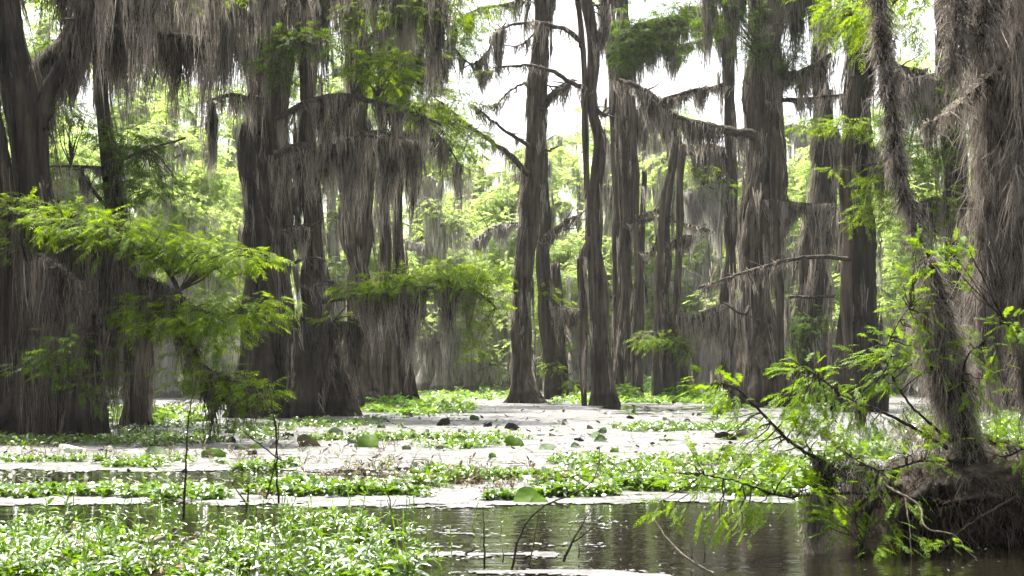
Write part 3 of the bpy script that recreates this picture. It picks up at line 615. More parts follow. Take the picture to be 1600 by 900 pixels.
KINDS=[far_kind((19,.50,26,34,11,1.0),'bark_paled'),far_kind((22,.60,30,30,12,.9),'bark_paled'),far_kind((16,.45,40,22,13,.6),'bark_paled'),
       far_kind((24,.55,22,44,14,1.1),'bark_paled'),far_kind((13,.40,20,46,15,1.1),'bark_paled')]
def place_far(k,px,D,s,rz,label,group):
    p=P(px,580,D)
    r=empty('background_cypress',(p[0],D,0),label,'tree',group); r.rotation_euler=(0,0,rz); r.scale=(s,s,s*RNG.uniform(.92,1.1))
    for nm,me in KINDS[k]:
        o=bpy.data.objects.new(nm,me); COL.objects.link(o); o.parent=r
    return r
lab1='haze-tinted pale cypress hung with moss in the sunlit stand behind the big trunks'
lab2='far cypress coloured pale like bright haze at the back of the swamp'
lab3='low leafy young cypress in the sunlit stand behind the big trunks'
rows=[  # (px, D, kind, scale)
 (690,88,2,.8),(735,96,4,.62),(765,112,2,.72),(880,84,4,.75),(905,98,2,.75),(1015,88,4,.8),(1100,86,2,.85),(1085,104,0,.7),
 (310,78,4,.95),(265,70,0,.75),(345,90,3,.75),(120,72,4,1.1),(40,80,3,1),(520,82,3,.9),(660,100,0,.8),
 (215,76,1,.85),(300,92,3,.9),(390,84,3,.95),(250,98,3,1),(705,108,2,.95),(800,104,4,1.1),(840,96,0,.85),(1000,100,4,1.1),(1060,96,4,1.0),(1110,100,4,1.1),
 (870,92,2,.95),(930,90,2,1.0),(1030,94,2,1.05),(1075,90,2,1),(1160,94,2,1),(1250,96,2,1.1),(1215,84,2,1),(760,118,2,1.1),(725,124,2,1.2),(670,92,2,1.1),
 (1230,90,1,.8),(1310,84,4,1),(1400,80,3,.85),(1455,72,4,1),(1550,82,0,1),(1640,80,3,1),(-60,76,1,1),(1700,74,0,1),(-130,84,3,1)]
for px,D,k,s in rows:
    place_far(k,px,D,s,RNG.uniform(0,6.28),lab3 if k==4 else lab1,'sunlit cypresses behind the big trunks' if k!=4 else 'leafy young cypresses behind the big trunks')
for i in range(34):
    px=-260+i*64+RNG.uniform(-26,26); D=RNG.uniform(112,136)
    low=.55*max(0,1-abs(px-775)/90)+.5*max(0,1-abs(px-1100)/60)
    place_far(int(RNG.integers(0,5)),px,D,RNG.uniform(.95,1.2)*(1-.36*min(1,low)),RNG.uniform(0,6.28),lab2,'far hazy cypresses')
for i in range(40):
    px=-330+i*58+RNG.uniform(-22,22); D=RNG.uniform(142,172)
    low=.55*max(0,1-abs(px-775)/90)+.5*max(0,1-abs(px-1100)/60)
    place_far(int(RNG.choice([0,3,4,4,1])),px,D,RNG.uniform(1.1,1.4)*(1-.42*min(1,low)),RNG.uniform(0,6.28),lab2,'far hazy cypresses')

# ------------------------------------------------------------------ water, floating film, weeds
w=MB(); w.add([(-400,-60,0),(400,-60,0),(400,420,0),(-400,420,0)],[(0,1,2,3)])
tag(obj('water',w,M['water']),kind='structure')

def fbm2(x,y,seed,oct=4):
    r=np.random.default_rng(seed); out=np.zeros_like(x); amp=1; f=1
    for o in range(oct):
        tab=r.random((64,64)); xf,yf=x*f,y*f
        xi,yi=np.floor(xf).astype(int),np.floor(yf).astype(int); u,v=xf-xi,yf-yi
        u=u*u*(3-2*u); v=v*v*(3-2*v); g=lambda a,b: tab[a%64,b%64]
        out+=amp*((g(xi,yi)*(1-u)+g(xi+1,yi)*u)*(1-v)+(g(xi,yi+1)*(1-u)+g(xi+1,yi+1)*u)*v); amp*=.5; f*=2.03
    return out/1.9
# film: where the pale scum lies (strips between open lanes)
nr,nc=620,900
Ds=8.2*(165/8.2)**np.linspace(0,1,nr+1); us=np.linspace(-.62,.62,nc+1)
DD,UU=np.meshgrid(Ds,us,indexing='ij'); XX=DD*UU
px=CX+UU*F
nz=fbm2(XX*.55+40,DD*.9+3,5,5)-.5; nzf=fbm2(XX*2.2,DD*5.5,6,4)-.5
py=580+H*F/DD+(fbm2(XX*.8+11,DD*.35,9,4)-.5)*np.clip((H*F/DD)*.16,2,40)
cov=np.full(XX.shape,.30)
def lane(x0,x1,y0,y1,val,soft=12):
    global cov
    m=np.clip((px-x0)/40+.5,0,1)*np.clip((x1-px)/40+.5,0,1)*np.clip((py-y0)/soft+.5,0,1)*np.clip((y1-py)/soft+.5,0,1)
    cov=cov*(1-m)+val*m
lane(-400,2000,605,650,.24)
lane(-400,430,738,760,-1.0)
lane(430,640,739,758,-.6)
lane(-400,2000,784,1100,-.75)
lane(-400,420,772,786,.25); lane(420,1240,770,787,.24); lane(1240,1420,770,787,-.4)
lane(560,1000,812,830,-.02,3); lane(650,980,842,852,-.05,3); lane(1080,1500,830,838,-.2,3); lane(1180,1500,850,856,-.18,3)
lane(700,1050,888,1200,.12); lane(640,880,858,876,-.02,3)
lane(-400,620,835,1200,-.25)
lane(1500,2200,730,1200,-.9); lane(930,1160,632,648,-.05)
nze=fbm2(XX*6,DD*11,8,3)-.5
val=cov+nz*.85+nzf*.95+nze*.5
cm=(val[:-1,:-1]+val[1:,1:]+val[1:,:-1]+val[:-1,1:])/4>.0
zz=np.full(XX.shape,.006)+np.clip(val,0,.5)*.02
idx=np.arange((nr+1)*(nc+1)).reshape(nr+1,nc+1)
q=np.stack([idx[:-1,:-1],idx[:-1,1:],idx[1:,1:],idx[1:,:-1]],-1)[cm]
v=np.stack([XX,DD,zz],-1).reshape(-1,3)
used=np.unique(q); rm=np.full(len(v),-1); rm[used]=np.arange(len(used))
mb=MB(); mb.add(v[used],rm[q])
tag(obj('floating_scum',mb,M['scum'],smooth=True),'film of duckweed scum, coloured pale for sky glare, floating on the dark water','scum',kind='stuff')
# duckweed flakes that fray the edges of the film
vc=(val[:-1,:-1]+val[1:,1:])/2; ee=np.argwhere((vc>-.28)&(vc<.03)&(DD[:-1,:-1]<34)); pr=np.clip(1-np.abs(vc[ee[:,0],ee[:,1]]-.0)/.28,0,1)**2
ee=ee[RNG.random(len(ee))<pr*.5]; ee=ee[RNG.permutation(len(ee))[:26000]]
X_=XX[ee[:,0],ee[:,1]]+RNG.normal(scale=.02,size=len(ee)); Y_=DD[ee[:,0],ee[:,1]]+RNG.normal(scale=.04,size=len(ee)); n=len(ee)
l=RNG.uniform(.008,.03,n)*(.4+Y_/18); a=RNG.uniform(0,pi,n); ca,sa=np.cos(a)*l,np.sin(a)*l
b0=np.stack([X_,Y_,np.full(n,.009)],-1); e1=np.stack([ca,sa,np.zeros(n)],-1); e2=np.stack([-sa,ca,RNG.uniform(-.2,.2,n)*l],-1)*RNG.uniform(.4,1,(n,1))
fl=MB(); fl.add(np.stack([b0-e1,b0-e2,b0+e1,b0+e2],1),np.arange(n*4).reshape(n,4))
tag(obj('duckweed_fringe',fl,M['scum']),'loose duckweed flakes fraying the edges of the pale film','scum',kind='stuff')
# flecks of duckweed and dark litter on the film
def film_at(n,y0,y1,x0=-60,x1=1660):
    yy=RNG.uniform(y0,y1,n); xx=RNG.uniform(x0,x1,n)
    D=H*F/(yy-580); X=(xx-CX)/F*D
    return X,D
def flecks(n,y0,y1,size,z):
    X,D=film_at(n,y0,y1); a=RNG.uniform(0,2*pi,n); l=size*RNG.uniform(.4,1.4,n)*(.5+D/30); wv=l*RNG.uniform(.25,.7,n)
    base=np.stack([X,D,np.full(n,z)],-1); d=np.stack([np.cos(a),np.sin(a)*.5,RNG.uniform(-.05,.5,n)],-1)
    mb=MB(); up=np.tile([0,0,1.],(n,1)); s=unit(np.cross(d,up))
    v=np.stack([base,base+d*(l*.5)[:,None]+s*(wv/2)[:,None],base+d*l[:,None],base+d*(l*.5)[:,None]-s*(wv/2)[:,None]],1)
    mb.add(v,np.arange(n*4).reshape(n,4)); return mb
f=flecks(4200,612,760,.10,.022)
tag(obj('floating_debris',f,M['debris']),'scattered dark leaf litter lying on the pale scum','leaf litter',kind='stuff')
f=flecks(5200,630,782,.07,.026)
tag(obj('floating_leaflets',f,M['weed_deep']),'tiny green leaves scattered over the pale scum','floating leaves',kind='stuff')
f=flecks(700,775,905,.03,.014)
tag(obj('duckweed_flecks',f,M['scum']),'loose pale flecks drifting on the open dark water','scum',kind='stuff')

def leaf_blades(mb, base, d, L, W, droop=.25, fold=.25):
    n=len(base); up=unit(np.array([0,0,1.])+RNG.normal(scale=.25,size=(n,3))); s=unit(np.cross(d,up)); u=np.cross(s,d)
    t=np.array([0,.33,.7,1.]); pw=np.array([.12,.95,.8,.06])
    c=base[:,None]+d[:,None]*(L[:,None]*t)[...,None]-np.array([0,0,1.])*(droop*L[:,None]*t**2)[...,None]
    l=c+s[:,None]*(W[:,None]*pw/2)[...,None]+u[:,None]*(W[:,None]*pw*fold)[...,None]
    r=c-s[:,None]*(W[:,None]*pw/2)[...,None]+u[:,None]*(W[:,None]*pw*fold)[...,None]
    v=np.stack([l,c,r],2).reshape(n,-1,3)        # n,4*3
    qs=[]
    for k in range(3):
        for j in range(2): a=k*3+j; qs.append([a,a+1,a+4,a+3])
    q=(np.arange(n)*12)[:,None,None]+np.array(qs)[None]
    mb.add(v,q.reshape(-1,4))
def weeds_tall(mb, X, D, h, pairs, ll, ww, z0=0):
    """upright stems with opposite lance-shaped leaves"""
    n=len(X); base=np.stack([X,D,np.full(n,z0)],-1); lean=RNG.normal(scale=.28,size=(n,2))
    a0=RNG.uniform(0,2*pi,n)
    top=base+np.concatenate([lean*h[:,None],h[:,None]],1)
    K=4; t=np.linspace(0,1,K)[None,:,None]; p=base[:,None]*(1-t)+top[:,None]*t
    sd=np.tile([1,0,0.],(n,1)); ribbons(mb,p,np.tile(.0065*np.ones(K),(n,1)),sd)
    ribbons(mb,p,np.tile(.0065*np.ones(K),(n,1)),np.tile([0,1.,0],(n,1)))
    for k in range(pairs):
        f=.35+.65*k/(pairs-1); e=base*(1-f)+top*f; a=a0+k*1.45
        for sg in (0,pi):
            aa=a+sg+RNG.normal(scale=.25,size=n); el=RNG.normal(.35+.3*f,.3,n)
            d=np.stack([np.cos(aa)*np.cos(el),np.sin(aa)*np.cos(el),np.sin(el)],-1)
            sz=RNG.uniform(.6,1.2,n)*(1 if k<pairs-1 else .7)
            leaf_blades(mb,e,d,ll*sz,ww*sz*RNG.uniform(.8,1.2,n),droop=.35)
def weeds_low(mb, X, D, h, nl, ll, ww, z0=0):
    n=len(X); base=np.stack([X,D,np.full(n,z0)],-1)
    for k in range(nl):
        aa=RNG.uniform(0,2*pi,n); r=h*RNG.uniform(.15,.7,n); hh=h*RNG.uniform(.25,1.05,n)
        tip=base+np.stack([np.cos(aa)*r,np.sin(aa)*r,hh],-1)
        ribbons(mb,np.stack([base,tip],1),np.full((n,2),.006),np.tile([1.,0,0],(n,1)))
        el=RNG.normal(.3,.4,n); d=np.stack([np.cos(aa)*np.cos(el),np.sin(aa)*np.cos(el),np.sin(el)],-1)
        sz=RNG.uniform(.6,1.3,n); leaf_blades(mb,tip,d,ll*sz,ww*sz,droop=.2,fold=.18)
def band_pts(bands, seed, thr=.5, sx=1.2, sy=1.6):
    xs,ds=[],[]
    for (x0,x1,y0,y1,n,t) in bands:
        yy=RNG.uniform(y0,y1,n*3); xx=RNG.uniform(x0,x1,n*3); D=H*F/(yy-580); X=(xx-CX)/F*D
        ed=np.minimum(1,np.minimum(np.abs(xx-x0),np.abs(x1-xx))/90)*np.minimum(1,(np.minimum(yy-y0,y1-yy)/max(1,(y1-y0)*.22)))
        k=(fbm2(X*sx+9,D*sy,seed,4)-.5)*1.6+.5 - (1-ed)*.45 > t
        k&=np.cumsum(k)<=n
        xs.append(X[k]); ds.append(D[k])
    return np.concatenate(xs),np.concatenate(ds)
def weed_obj(mb, m, label): tag(obj('water_weed',mb,M[m]),label,'water weed',kind='stuff')

mb=MB()
X,D=band_pts([(-160,260,814,935,380,.36),(200,460,832,935,130,.46),(440,690,838,935,120,.44),(420,640,815,850,60,.4)],21,sx=2.8,sy=3.4)
weeds_tall(mb,X,D,RNG.uniform(.04,.19,len(X)),5,RNG.uniform(.08,.16,len(X)),RNG.uniform(.022,.04,len(X)))
weeds_low(mb,X[::2],D[::2],RNG.uniform(.04,.12,len(X[::2])),5,.10,.034)
X,D=band_pts([(-60,700,815,935,190,.3)],27); weeds_tall(mb,X,D,RNG.uniform(.2,.38,len(X)),3,np.full(len(X),.075),np.full(len(X),.016))
weed_obj(mb,'weed','dense bed of glossy lance leaved water weed filling the near corner')
mb=MB()
X,D=band_pts([(-120,420,815,935,50,.3),(380,1300,720,780,220,.4),(-80,700,664,735,160,.4),(1420,1700,650,720,80,.3)],31)
weeds_low(mb,X,D,RNG.uniform(.05,.2,len(X)),4,.10,.03)
tag(obj('withered_weed',mb,M['brown_leaf']),'withered brown stems and leaves mixed among the green water weed','withered weed',kind='stuff')
mb=MB()
X,D=band_pts([(380,760,750,780,520,.42),(700,1020,738,781,1100,.32),(960,1330,714,776,1350,.33),(840,1000,715,745,250,.4),(600,760,725,748,260,.4)],22)
weeds_low(mb,X,D,RNG.uniform(.03,.13,len(X)),6,.085,.055)
weed_obj(mb,'weed_deep','bright raft of round leaved floating weed edging the far side of the open water')
mb=MB()
X,D=band_pts([(-80,420,764,781,520,.3),(-80,330,717,734,330,.42),(300,640,720,736,360,.42)],23)
weeds_low(mb,X,D,RNG.uniform(.03,.11,len(X)),5,.085,.052)
weed_obj(mb,'weed_deep','thin strips of floating weed between the dark open lanes under the dark moss')
mb=MB()
X,D=band_pts([(-80,460,684,698,420,.38),(330,830,682,694,560,.38),(-80,480,664,682,420,.42),(380,640,655,668,220,.42),(500,640,660,672,90,.5),(920,1180,664,676,420,.36),(860,960,668,674,80,.4),(620,900,694,706,120,.5)],24)
weeds_low(mb,X,D,RNG.uniform(.03,.13,len(X)),5,.10,.065)
weed_obj(mb,'weed_deep','low ragged lines of weed lying across the pale scum')
mb=MB()
X,D=band_pts([(560,740,625,650,420,.36),(700,820,600,610,300,.2),(860,1170,618,632,700,.3),(-60,330,640,665,500,.35),(640,820,612,626,260,.4),(1040,1420,604,622,500,.3),(330,600,600,625,400,.3),(860,1000,604,616,200,.35)],25)
weeds_low(mb,X,D,RNG.uniform(.06,.22,len(X)),5,.22,.13)
weed_obj(mb,'weed_far','pale distant weed growing round the feet of the trees')
mb=MB()
X,D=band_pts([(1400,1720,640,700,1500,.2),(1480,1720,690,740,600,.3),(1300,1420,690,730,200,.4)],26)
weeds_low(mb,X,D,RNG.uniform(.1,.28,len(X)),6,.12,.06)
weed_obj(mb,'weed_deep','green weed bank behind the moss draped stump')

# ------------------------------------------------------------------ lotus leaves, each its own
def pad(px,py,wpx,hpx,m,style,label,group=None,stalk=None):
    g=G(px,py); D=g[1]; s=m_per_px(D); r=wpx*s/2; hh=hpx*s
    nr_,na=6,30; th=np.linspace(0,2*pi,na,endpoint=False); rr=np.linspace(0.02,1,nr_)
    Rm,Tm=np.meshgrid(rr,th,indexing='ij'); wav=1+.09*np.sin(2*Tm+RNG.uniform(0,6))+.07*np.sin(3*Tm+RNG.uniform(0,6))+.04*np.sin(7*Tm+RNG.uniform(0,6))
    x=Rm*np.cos(Tm)*wav*r; y=Rm*np.sin(Tm)*wav*r; z=.10*r*Rm**2+.04*r*np.sin(3*Tm+1)*Rm**2
    if style in ('upright','dome'):      # stands or leans on edge, half sunk
        up_=style=='upright'
        tilt=radians(RNG.uniform(60,76) if up_ else RNG.uniform(24,48)); k=min(1.0,hh/(r*math.sin(tilt)))
        z=z+ (.0 if up_ else .22)*r*np.cos(2*Tm+RNG.uniform(0,6))*Rm**2 + .16*np.abs(x)*(1 if up_ else -1)
        if up_: z=z-.25*np.clip(y,0,None)**2/r
        yy=y*math.cos(tilt)-z*math.sin(tilt); zz=(y*math.sin(tilt)+z*math.cos(tilt))*k
        yw=RNG.uniform(-.5,.5) if up_ else RNG.uniform(-1.2,1.2); x,yy=x*math.cos(yw)-yy*math.sin(yw),x*math.sin(yw)+yy*math.cos(yw)
        rl=RNG.uniform(-.25,.25); v=np.stack([x,yy,zz+rl*x+.02],-1)
    elif style=='curl':       # folded in on itself
        f=np.abs(y)/r; v=np.stack([x,y*.45,hh*f**1.3+.02+.25*hh*(x/r)*RNG.choice([-1,1])],-1); v[...,2]=np.maximum(v[...,2],.012)
        a=RNG.uniform(-.5,.5); c_,s_=math.cos(a),math.sin(a); v=np.stack([v[...,0]*c_-v[...,1]*s_,v[...,0]*s_+v[...,1]*c_,v[...,2]],-1)
    else:                     # flat
        v=np.stack([x,y,z*.6+.03+0*x],-1)
    v=v+RNG.normal(scale=.01*r,size=v.shape)
    mb=MB(); i=np.arange(nr_-1)[:,None]*na; j=np.arange(na)[None]; k=(j+1)%na
    qd=np.stack([i+j,i+k,i+na+k,i+na+j],-1).reshape(-1,4)
    back=v.copy(); back[...,2]-=.008; back[...,1]+=.006
    mb.add(v+g,qd); mb.add(back+g,qd[:,::-1])
    if stalk:
        mb2=MB()
        p=smooth_path([g+[stalk*.3,.02,-.05],g+[stalk*.5,.02,hh*.6],g+[stalk,0,hh*1.4]],.04); tube(mb2,p,np.linspace(.012,.008,len(p)),6)
        r_=empty('lotus_leaf',g,label,'lotus leaf',group); obj('blade',mb,M[m],r_,g,True); obj('stalk',mb2,M['twig'],r_,g,True); return
    tag(obj('lotus_leaf',mb,M[m],None,g,True),label,'lotus leaf',group)
pad(575,700,42,24,'pad_green','upright','largest bright green lotus leaf standing on edge in the pale scum')
pad(803,698,32,20,'pad_green','upright','green lotus leaf standing on edge alone in the middle of the scum')
pad(725,695,34,13,'pad_green','dome','low domed olive lotus leaf between the two upright green ones')
pad(483,699,38,16,'pad_brown','upright','brown withered lotus leaf leaning beside the largest green one')
pad(524,684,30,14,'pad_dark','upright','dark green lotus leaf above the brown withered one')
pad(331,716,36,15,'pad_green','upright','yellow green lotus leaf near the thin bare stalk')
pad(247,711,40,13,'pad_dark','dome','dark mottled lotus leaf lying left of the thin bare stalk')
pad(112,705,46,8,'pad_pale','dome','pale bleached lotus leaf lying below the dark moss')
pad(112,709,30,8,'pad_dark','dome','dark leaf lying just under the pale bleached one')
pad(855,704,34,13,'pad_dark','dome','dark lumpy lotus leaf right of the lone upright green one')
pad(928,684,22,8,'pad_dark','dome','small dark domed leaf, farther of two touching')
pad(938,691,22,9,'pad_dark','dome','small dark domed leaf, nearer of two touching')
pad(1046,672,26,14,'pad_brown','dome','olive brown domed leaf before the stout mossy trunk')
pad(1038,689,26,6,'pad_green','flat','flat green lotus leaf lying on the scum above the weed raft')
pad(770,716,14,16,'pad_green','upright','narrow green leaf poking up at the top edge of the weed raft')
pad(963,742,38,36,'pad_dark','upright','big upright green leaf standing tall in the weed raft')
pad(960,708,14,16,'pad_green','upright','small round leaf poking up above the big upright one')
pad(829,787,56,16,'pad_green','dome','wide humped green leaf at the water edge of the weed raft')
pad(690,739,36,12,'pad_green','dome','olive green humped leaf half buried in the weed strip')
pad(801,673,24,11,'pad_black','curl','blackish crumpled leaf behind the lone upright green one')
pad(693,666,24,10,'pad_black','curl','curled black leaf with a stiff stalk sticking up from the scum',None,.28)
pad(742,657,16,8,'pad_dark','upright','small grey green leaf tilted up far out on the scum')
pad(633,670,18,9,'pad_black','dome','small black leaf hump beyond the largest green lotus leaf')
pad(430,702,26,16,'pad_black','dome','dark hump of leaf at the foot of the twiggy dead stems')
pad(428,693,16,10,'pad_pale','upright','white faded leaf resting on the dark hump by the dead stems')
pad(605,688,28,8,'pad_dark','dome','dark green flattened leaf right of the largest green one')
pad(360,692,20,12,'pad_black','dome','small black leaf in front of the moss wall')
pad(549,665,24,8,'pad_dark','dome','dark leaf hump in front of the huge twin cypress')
pad(1136,688,40,12,'pad_black','curl','curled black leaf lying by the tip of the green branch',None,-.3)
pad(1166,686,32,18,'pad_brown','upright','tan half round leaf standing behind the green branch tip')
pad(726,780,46,14,'pad_pale','dome','bleached white folded leaf at the water edge of the weed raft')
pad(825,756,32,12,'pad_pale','dome','bleached white leaf lying high in the middle of the weed raft')
pad(1085,692,32,10,'pad_pale','dome','pale faded leaf at the top of the weed raft')
pad(1300,690,40,12,'pad_brown','dome','olive brown leaf seen through the fresh green fronds')
small='small dark curled leaf scrap lying on the pale scum'
for (px_,py_,w_,h_) in [(762,668,14,6),(776,670,18,5),(923,681,16,4),(700,690,14,5),(905,690,16,4),(640,652,12,5),(1120,648,16,4),(880,660,12,4),(985,655,14,4),(1075,660,14,5),(450,684,18,6),(205,700,20,6),(395,712,18,6),(1010,640,16,3),(1130,668,20,5)]:
    pad(px_,py_,w_,h_,'pad_black','curl' if RNG.random()<.5 else 'dome',small,'dark leaf scraps on the scum')

for k in range(46):
    yy=RNG.uniform(642,722); xx=RNG.uniform(40,1180); ww=RNG.uniform(9,17)*(.6+.8*(yy-640)/80)
    pad(xx,yy,ww,ww*RNG.uniform(.3,.55),RNG.choice(['pad_green','pad_dark','pad_dark','pad_brown']),RNG.choice(['upright','dome']),'small lotus leaf tipped up among many alike on the pale scum','small tipped lotus leaves on the scum')
# ------------------------------------------------------------------ shrubs and sprouts
def shrub(px,py,wpx,hpx,m,label,n=160):
    g=G(px,py); s=m_per_px(g[1]); root=empty('shrub',g,label,'shrub')
    f=MB(); c=g+[0,0,hpx*s*.5]; L=.25+.004*g[1]
    clump(f,c,np.array([wpx*s/2,wpx*s/2,hpx*s*.5]),n,L,8,lf=.34,asp=.35)
    st=MB()
    for k in range(6):
        a=RNG.uniform(0,6.28); tube(st,np.array([g+[0,0,-.05],g+[math.cos(a)*wpx*s*.15,math.sin(a)*wpx*s*.15,hpx*s*.4],g+[math.cos(a)*wpx*s*.3,math.sin(a)*wpx*s*.3,hpx*s*.8]]),[.03,.02,.006],5)
    obj('stem',st,M['twig'],root,g); obj('foliage',f,M[m],root,g)
shrub(973,627,40,26,'leaf_deep','round dark green bush between the sinuous and braided cypresses',240)
shrub(1060,628,60,20,'shrub','low green bush spreading at the foot of the bent snag',240)
shrub(1108,626,44,22,'weed_far','pale flowering bush right of the bent snag',200)
shrub(1030,620,24,34,'shrub','slim upright bush against the bent snag',120)
shrub(610,640,50,20,'shrub','low bush at the foot of the narrow twin cypress stems',160)
shrub(680,600,24,36,'shrub','light green sapling beyond the hanging moss spray',120)
shrub(230,660,40,30,'leaf_deep','dim green bush beside the slim dark cypress foot',140)

def stick(name,label,paths,r0,m,cat='dead reed',group=None,leafy=None):
    base=np.asarray(paths[0][0],float); root=None
    if len(paths)>1 or leafy is not None:
        root=empty(name,base,label,cat,group)
    for i,p in enumerate(paths):
        p=smooth_path(p,.05); p=p+RNG.normal(scale=.0025,size=p.shape); mb=MB()
        tube(mb,p,np.linspace(r0*(1 if i==0 else .6),r0*.25,len(p)),6,.08)
        if root is None: tag(obj(name,mb,M[m],None,base,True),label,cat,group)
        else: obj('stem' if i==0 else 'twig',mb,M[m],root,base,True)
    if leafy is not None: obj('foliage',leafy,M['weed'],root,base)
def T(*pts):     # points given with their depth
    return [P(a,b,d) for a,b,d in pts]
stick('dead_reed','tall thin bare stalk rising alone from the near weed bed',[T((287,812,12.3),(290,740,12.3),(294,660,12.35),(308,585,12.4))],.012,'twig')
stick('dead_reed','bundle of crossing bare twigs rising above the near weed bed',[T((436,790,13),(432,740,13),(432,690,13),(420,600,13.1)),T((416,780,12.9),(430,720,12.9),(436,660,12.9),(442,640,12.9)),T((432,690,13),(428,650,13),(395,600,13.2)),T((440,720,13),(400,690,12.9),(375,670,12.8))],.012,'twig')
stick('dead_reed','short dark twig with a knob top in the near weed bed',[T((386,800,12.3),(388,775,12.3),(387,755,12.3)),T((386,795,12.3),(372,815,12.2)),T((386,790,12.3),(352,740,12.4))],.012,'twig')
stick('dead_reed','leaning dry reed stalk at the right end of the near weed bed',[T((616,852,10.6),(612,800,10.6),(600,755,10.6),(590,740,10.6))],.009,'twig')
stick('dead_reed','upright thin black stem standing in the open water',[T((757,888,9.4),(756,840,9.4),(754,790,9.4))],.008,'twig')
stick('dead_reed','dark leaning stem with a long curved tip over the open water',[T((800,890,9.3),(815,830,9.3),(850,790,9.3),(900,770,9.4),(930,745,9.5),(938,700,9.6)),T((826,888,9.3),(835,840,9.3),(843,795,9.35))],.009,'twig')
stick('dead_reed','forked dark twig reaching up right from the open water',[T((880,878,9.6),(895,845,9.6),(915,810,9.65),(920,800,9.7)),T((893,848,9.6),(912,836,9.6),(926,822,9.6))],.011,'twig')
stick('dead_reed','bleached bent twig slanting into the water',[T((1115,895,9.2),(1085,880,9.2),(1050,850,9.3),(1022,812,9.4)),T((1090,882,9.2),(1074,850,9.2),(1070,838,9.2))],.010,'pale_twig')
stick('dead_reed','short dark bent stub in the open water',[T((728,866,10),(732,862,10),(745,858,10))],.012,'twig')
for k,(a,b,d,h,lab) in enumerate([(785,880,9.5,22,'thin water stalk left of the long curved stem'),(903,872,9.8,26,'thin water stalk beside the forked twig'),(1080,876,9.6,22,'thin water stalk by the bleached twig'),(1100,880,9.5,36,'taller thin water stalk by the bleached twig')]):
    stick('dead_reed',lab,[T((a,b,d),(a+2,b-h*.5,d),(a-1,b-h,d))],.006,'twig')
# green sprouts standing out of the water
def sprout(px,py,h,label,pairs=4,ll=.1):
    g=G(px,py); f=MB(); n=1
    weeds_tall(f,np.array([g[0]]),np.array([g[1]]),np.array([h]),pairs,np.array([ll]),np.array([ll*.26]))
    tag(obj('weed_sprout',f,M['weed'],None,g),label,'water weed')
sprout(556,866,.42,'tall slender bright sprout at the edge of the near weed bed',6,.11)
sprout(945,838,.24,'green sprout with a white tip in the open water',3,.08)
sprout(888,832,.14,'small white leaved sprout in the open water',2,.09)
sprout(706,870,.2,'small sprout near the dark bent stub',3,.07)
sprout(784,826,.13,'little sprout beside the upright black stem',3,.06)
sprout(738,822,.2,'sprout growing left of the upright black stem',4,.07)
sprout(645,885,.18,'low sprout at the water edge of the weed bed',4,.07)
sprout(95,845,.36,'tall leafy sprout rising highest from the near weed bed',5,.15)
sprout(690,890,.16,'low sprout at the bottom beside the white film',3,.06)

# ------------------------------------------------------------------ moss covered stump with fresh green branches, near on the right
def near_moss(mb,a,L,w,wob=.12,curl=.02,K=9,conv=.3,c=None): strands(mb,a,L,np.full(len(a),w),centre=c,conv=conv,wob=wob,K=K,curl=curl)
D0=11.0; org=G(1470,800); org=np.array([P(1470,800,D0)[0],D0,0])
root=empty('cypress_stump',org,'dark root mound under a leaning moss wrapped snag, sprouting fresh green branches','stump')
# the mound: a lumpy body with undercut roots
mb=MB(); nu,nv=72,34; th=np.linspace(0,2*pi,nu,endpoint=False); vv=np.linspace(0,1,nv)
Tm,Vm=np.meshgrid(th,vv); lum=vnoise(nv,nu,3); lum=(lum+np.roll(lum,1,0)+np.roll(lum,-1,0))/3
prof=np.interp(Vm,[0,.3,.6,.85,1],[.60,.66,1,.74,.02]); rxy=prof*(1+.10*lum+.12*np.sin(3*Tm+1)+.08*np.sin(5*Tm))
c0=P(1525,800,D0+.35)
v=np.stack([c0[0]+rxy*1.0*np.cos(Tm),c0[1]+rxy*.75*np.sin(Tm),-.15+(Vm**.9)*.84*(1+.10*np.cos(Tm-.3))+.035*lum*Vm],-1)
i=np.arange(nv-1)[:,None]*nu; j=np.arange(nu)[None]; k=(j+1)%nu
mb.add(v,np.stack([i+j,i+k,i+nu+k,i+nu+j],-1).reshape(-1,4))
base_o=obj('root_mound',mb,M['bark_dark'],root,org,True)
mb=MB()
pts=v[13:32].reshape(-1,3); n=1300; sel=pts[RNG.integers(0,len(pts),n)]+RNG.normal(scale=.025,size=(n,3))
tufts(mb,sel,RNG.uniform(.05,.26,n),.006,9,.8,.012)
obj('dead_moss',mb,M['moss_brown'],base_o,org)
for (pp) in [[(1400,735,-.1),(1360,790,-.4),(1345,835,-.5),(1350,880,-.55)],[(1450,760,-.3),(1412,800,-.6),(1418,840,-.65),(1400,890,-.7)]]:
    mb=MB(); p=smooth_path([P(a,b,D0+d) for a,b,d in pp],.05); p[-1,2]-=.15; tube(mb,p,np.linspace(.045,.02,len(p)),8,.14); obj('root',mb,M['bark_dark'],root,org,True)
mb=MB(); rim=v[17:25].reshape(-1,3); n=2600; near_moss(mb,rim[RNG.integers(0,len(rim),n)]+RNG.normal(scale=.03,size=(n,3)),RNG.uniform(.15,.5,n),.006,wob=.2,curl=.012)
obj('hanging_moss',mb,M['moss_brown'],base_o,org)
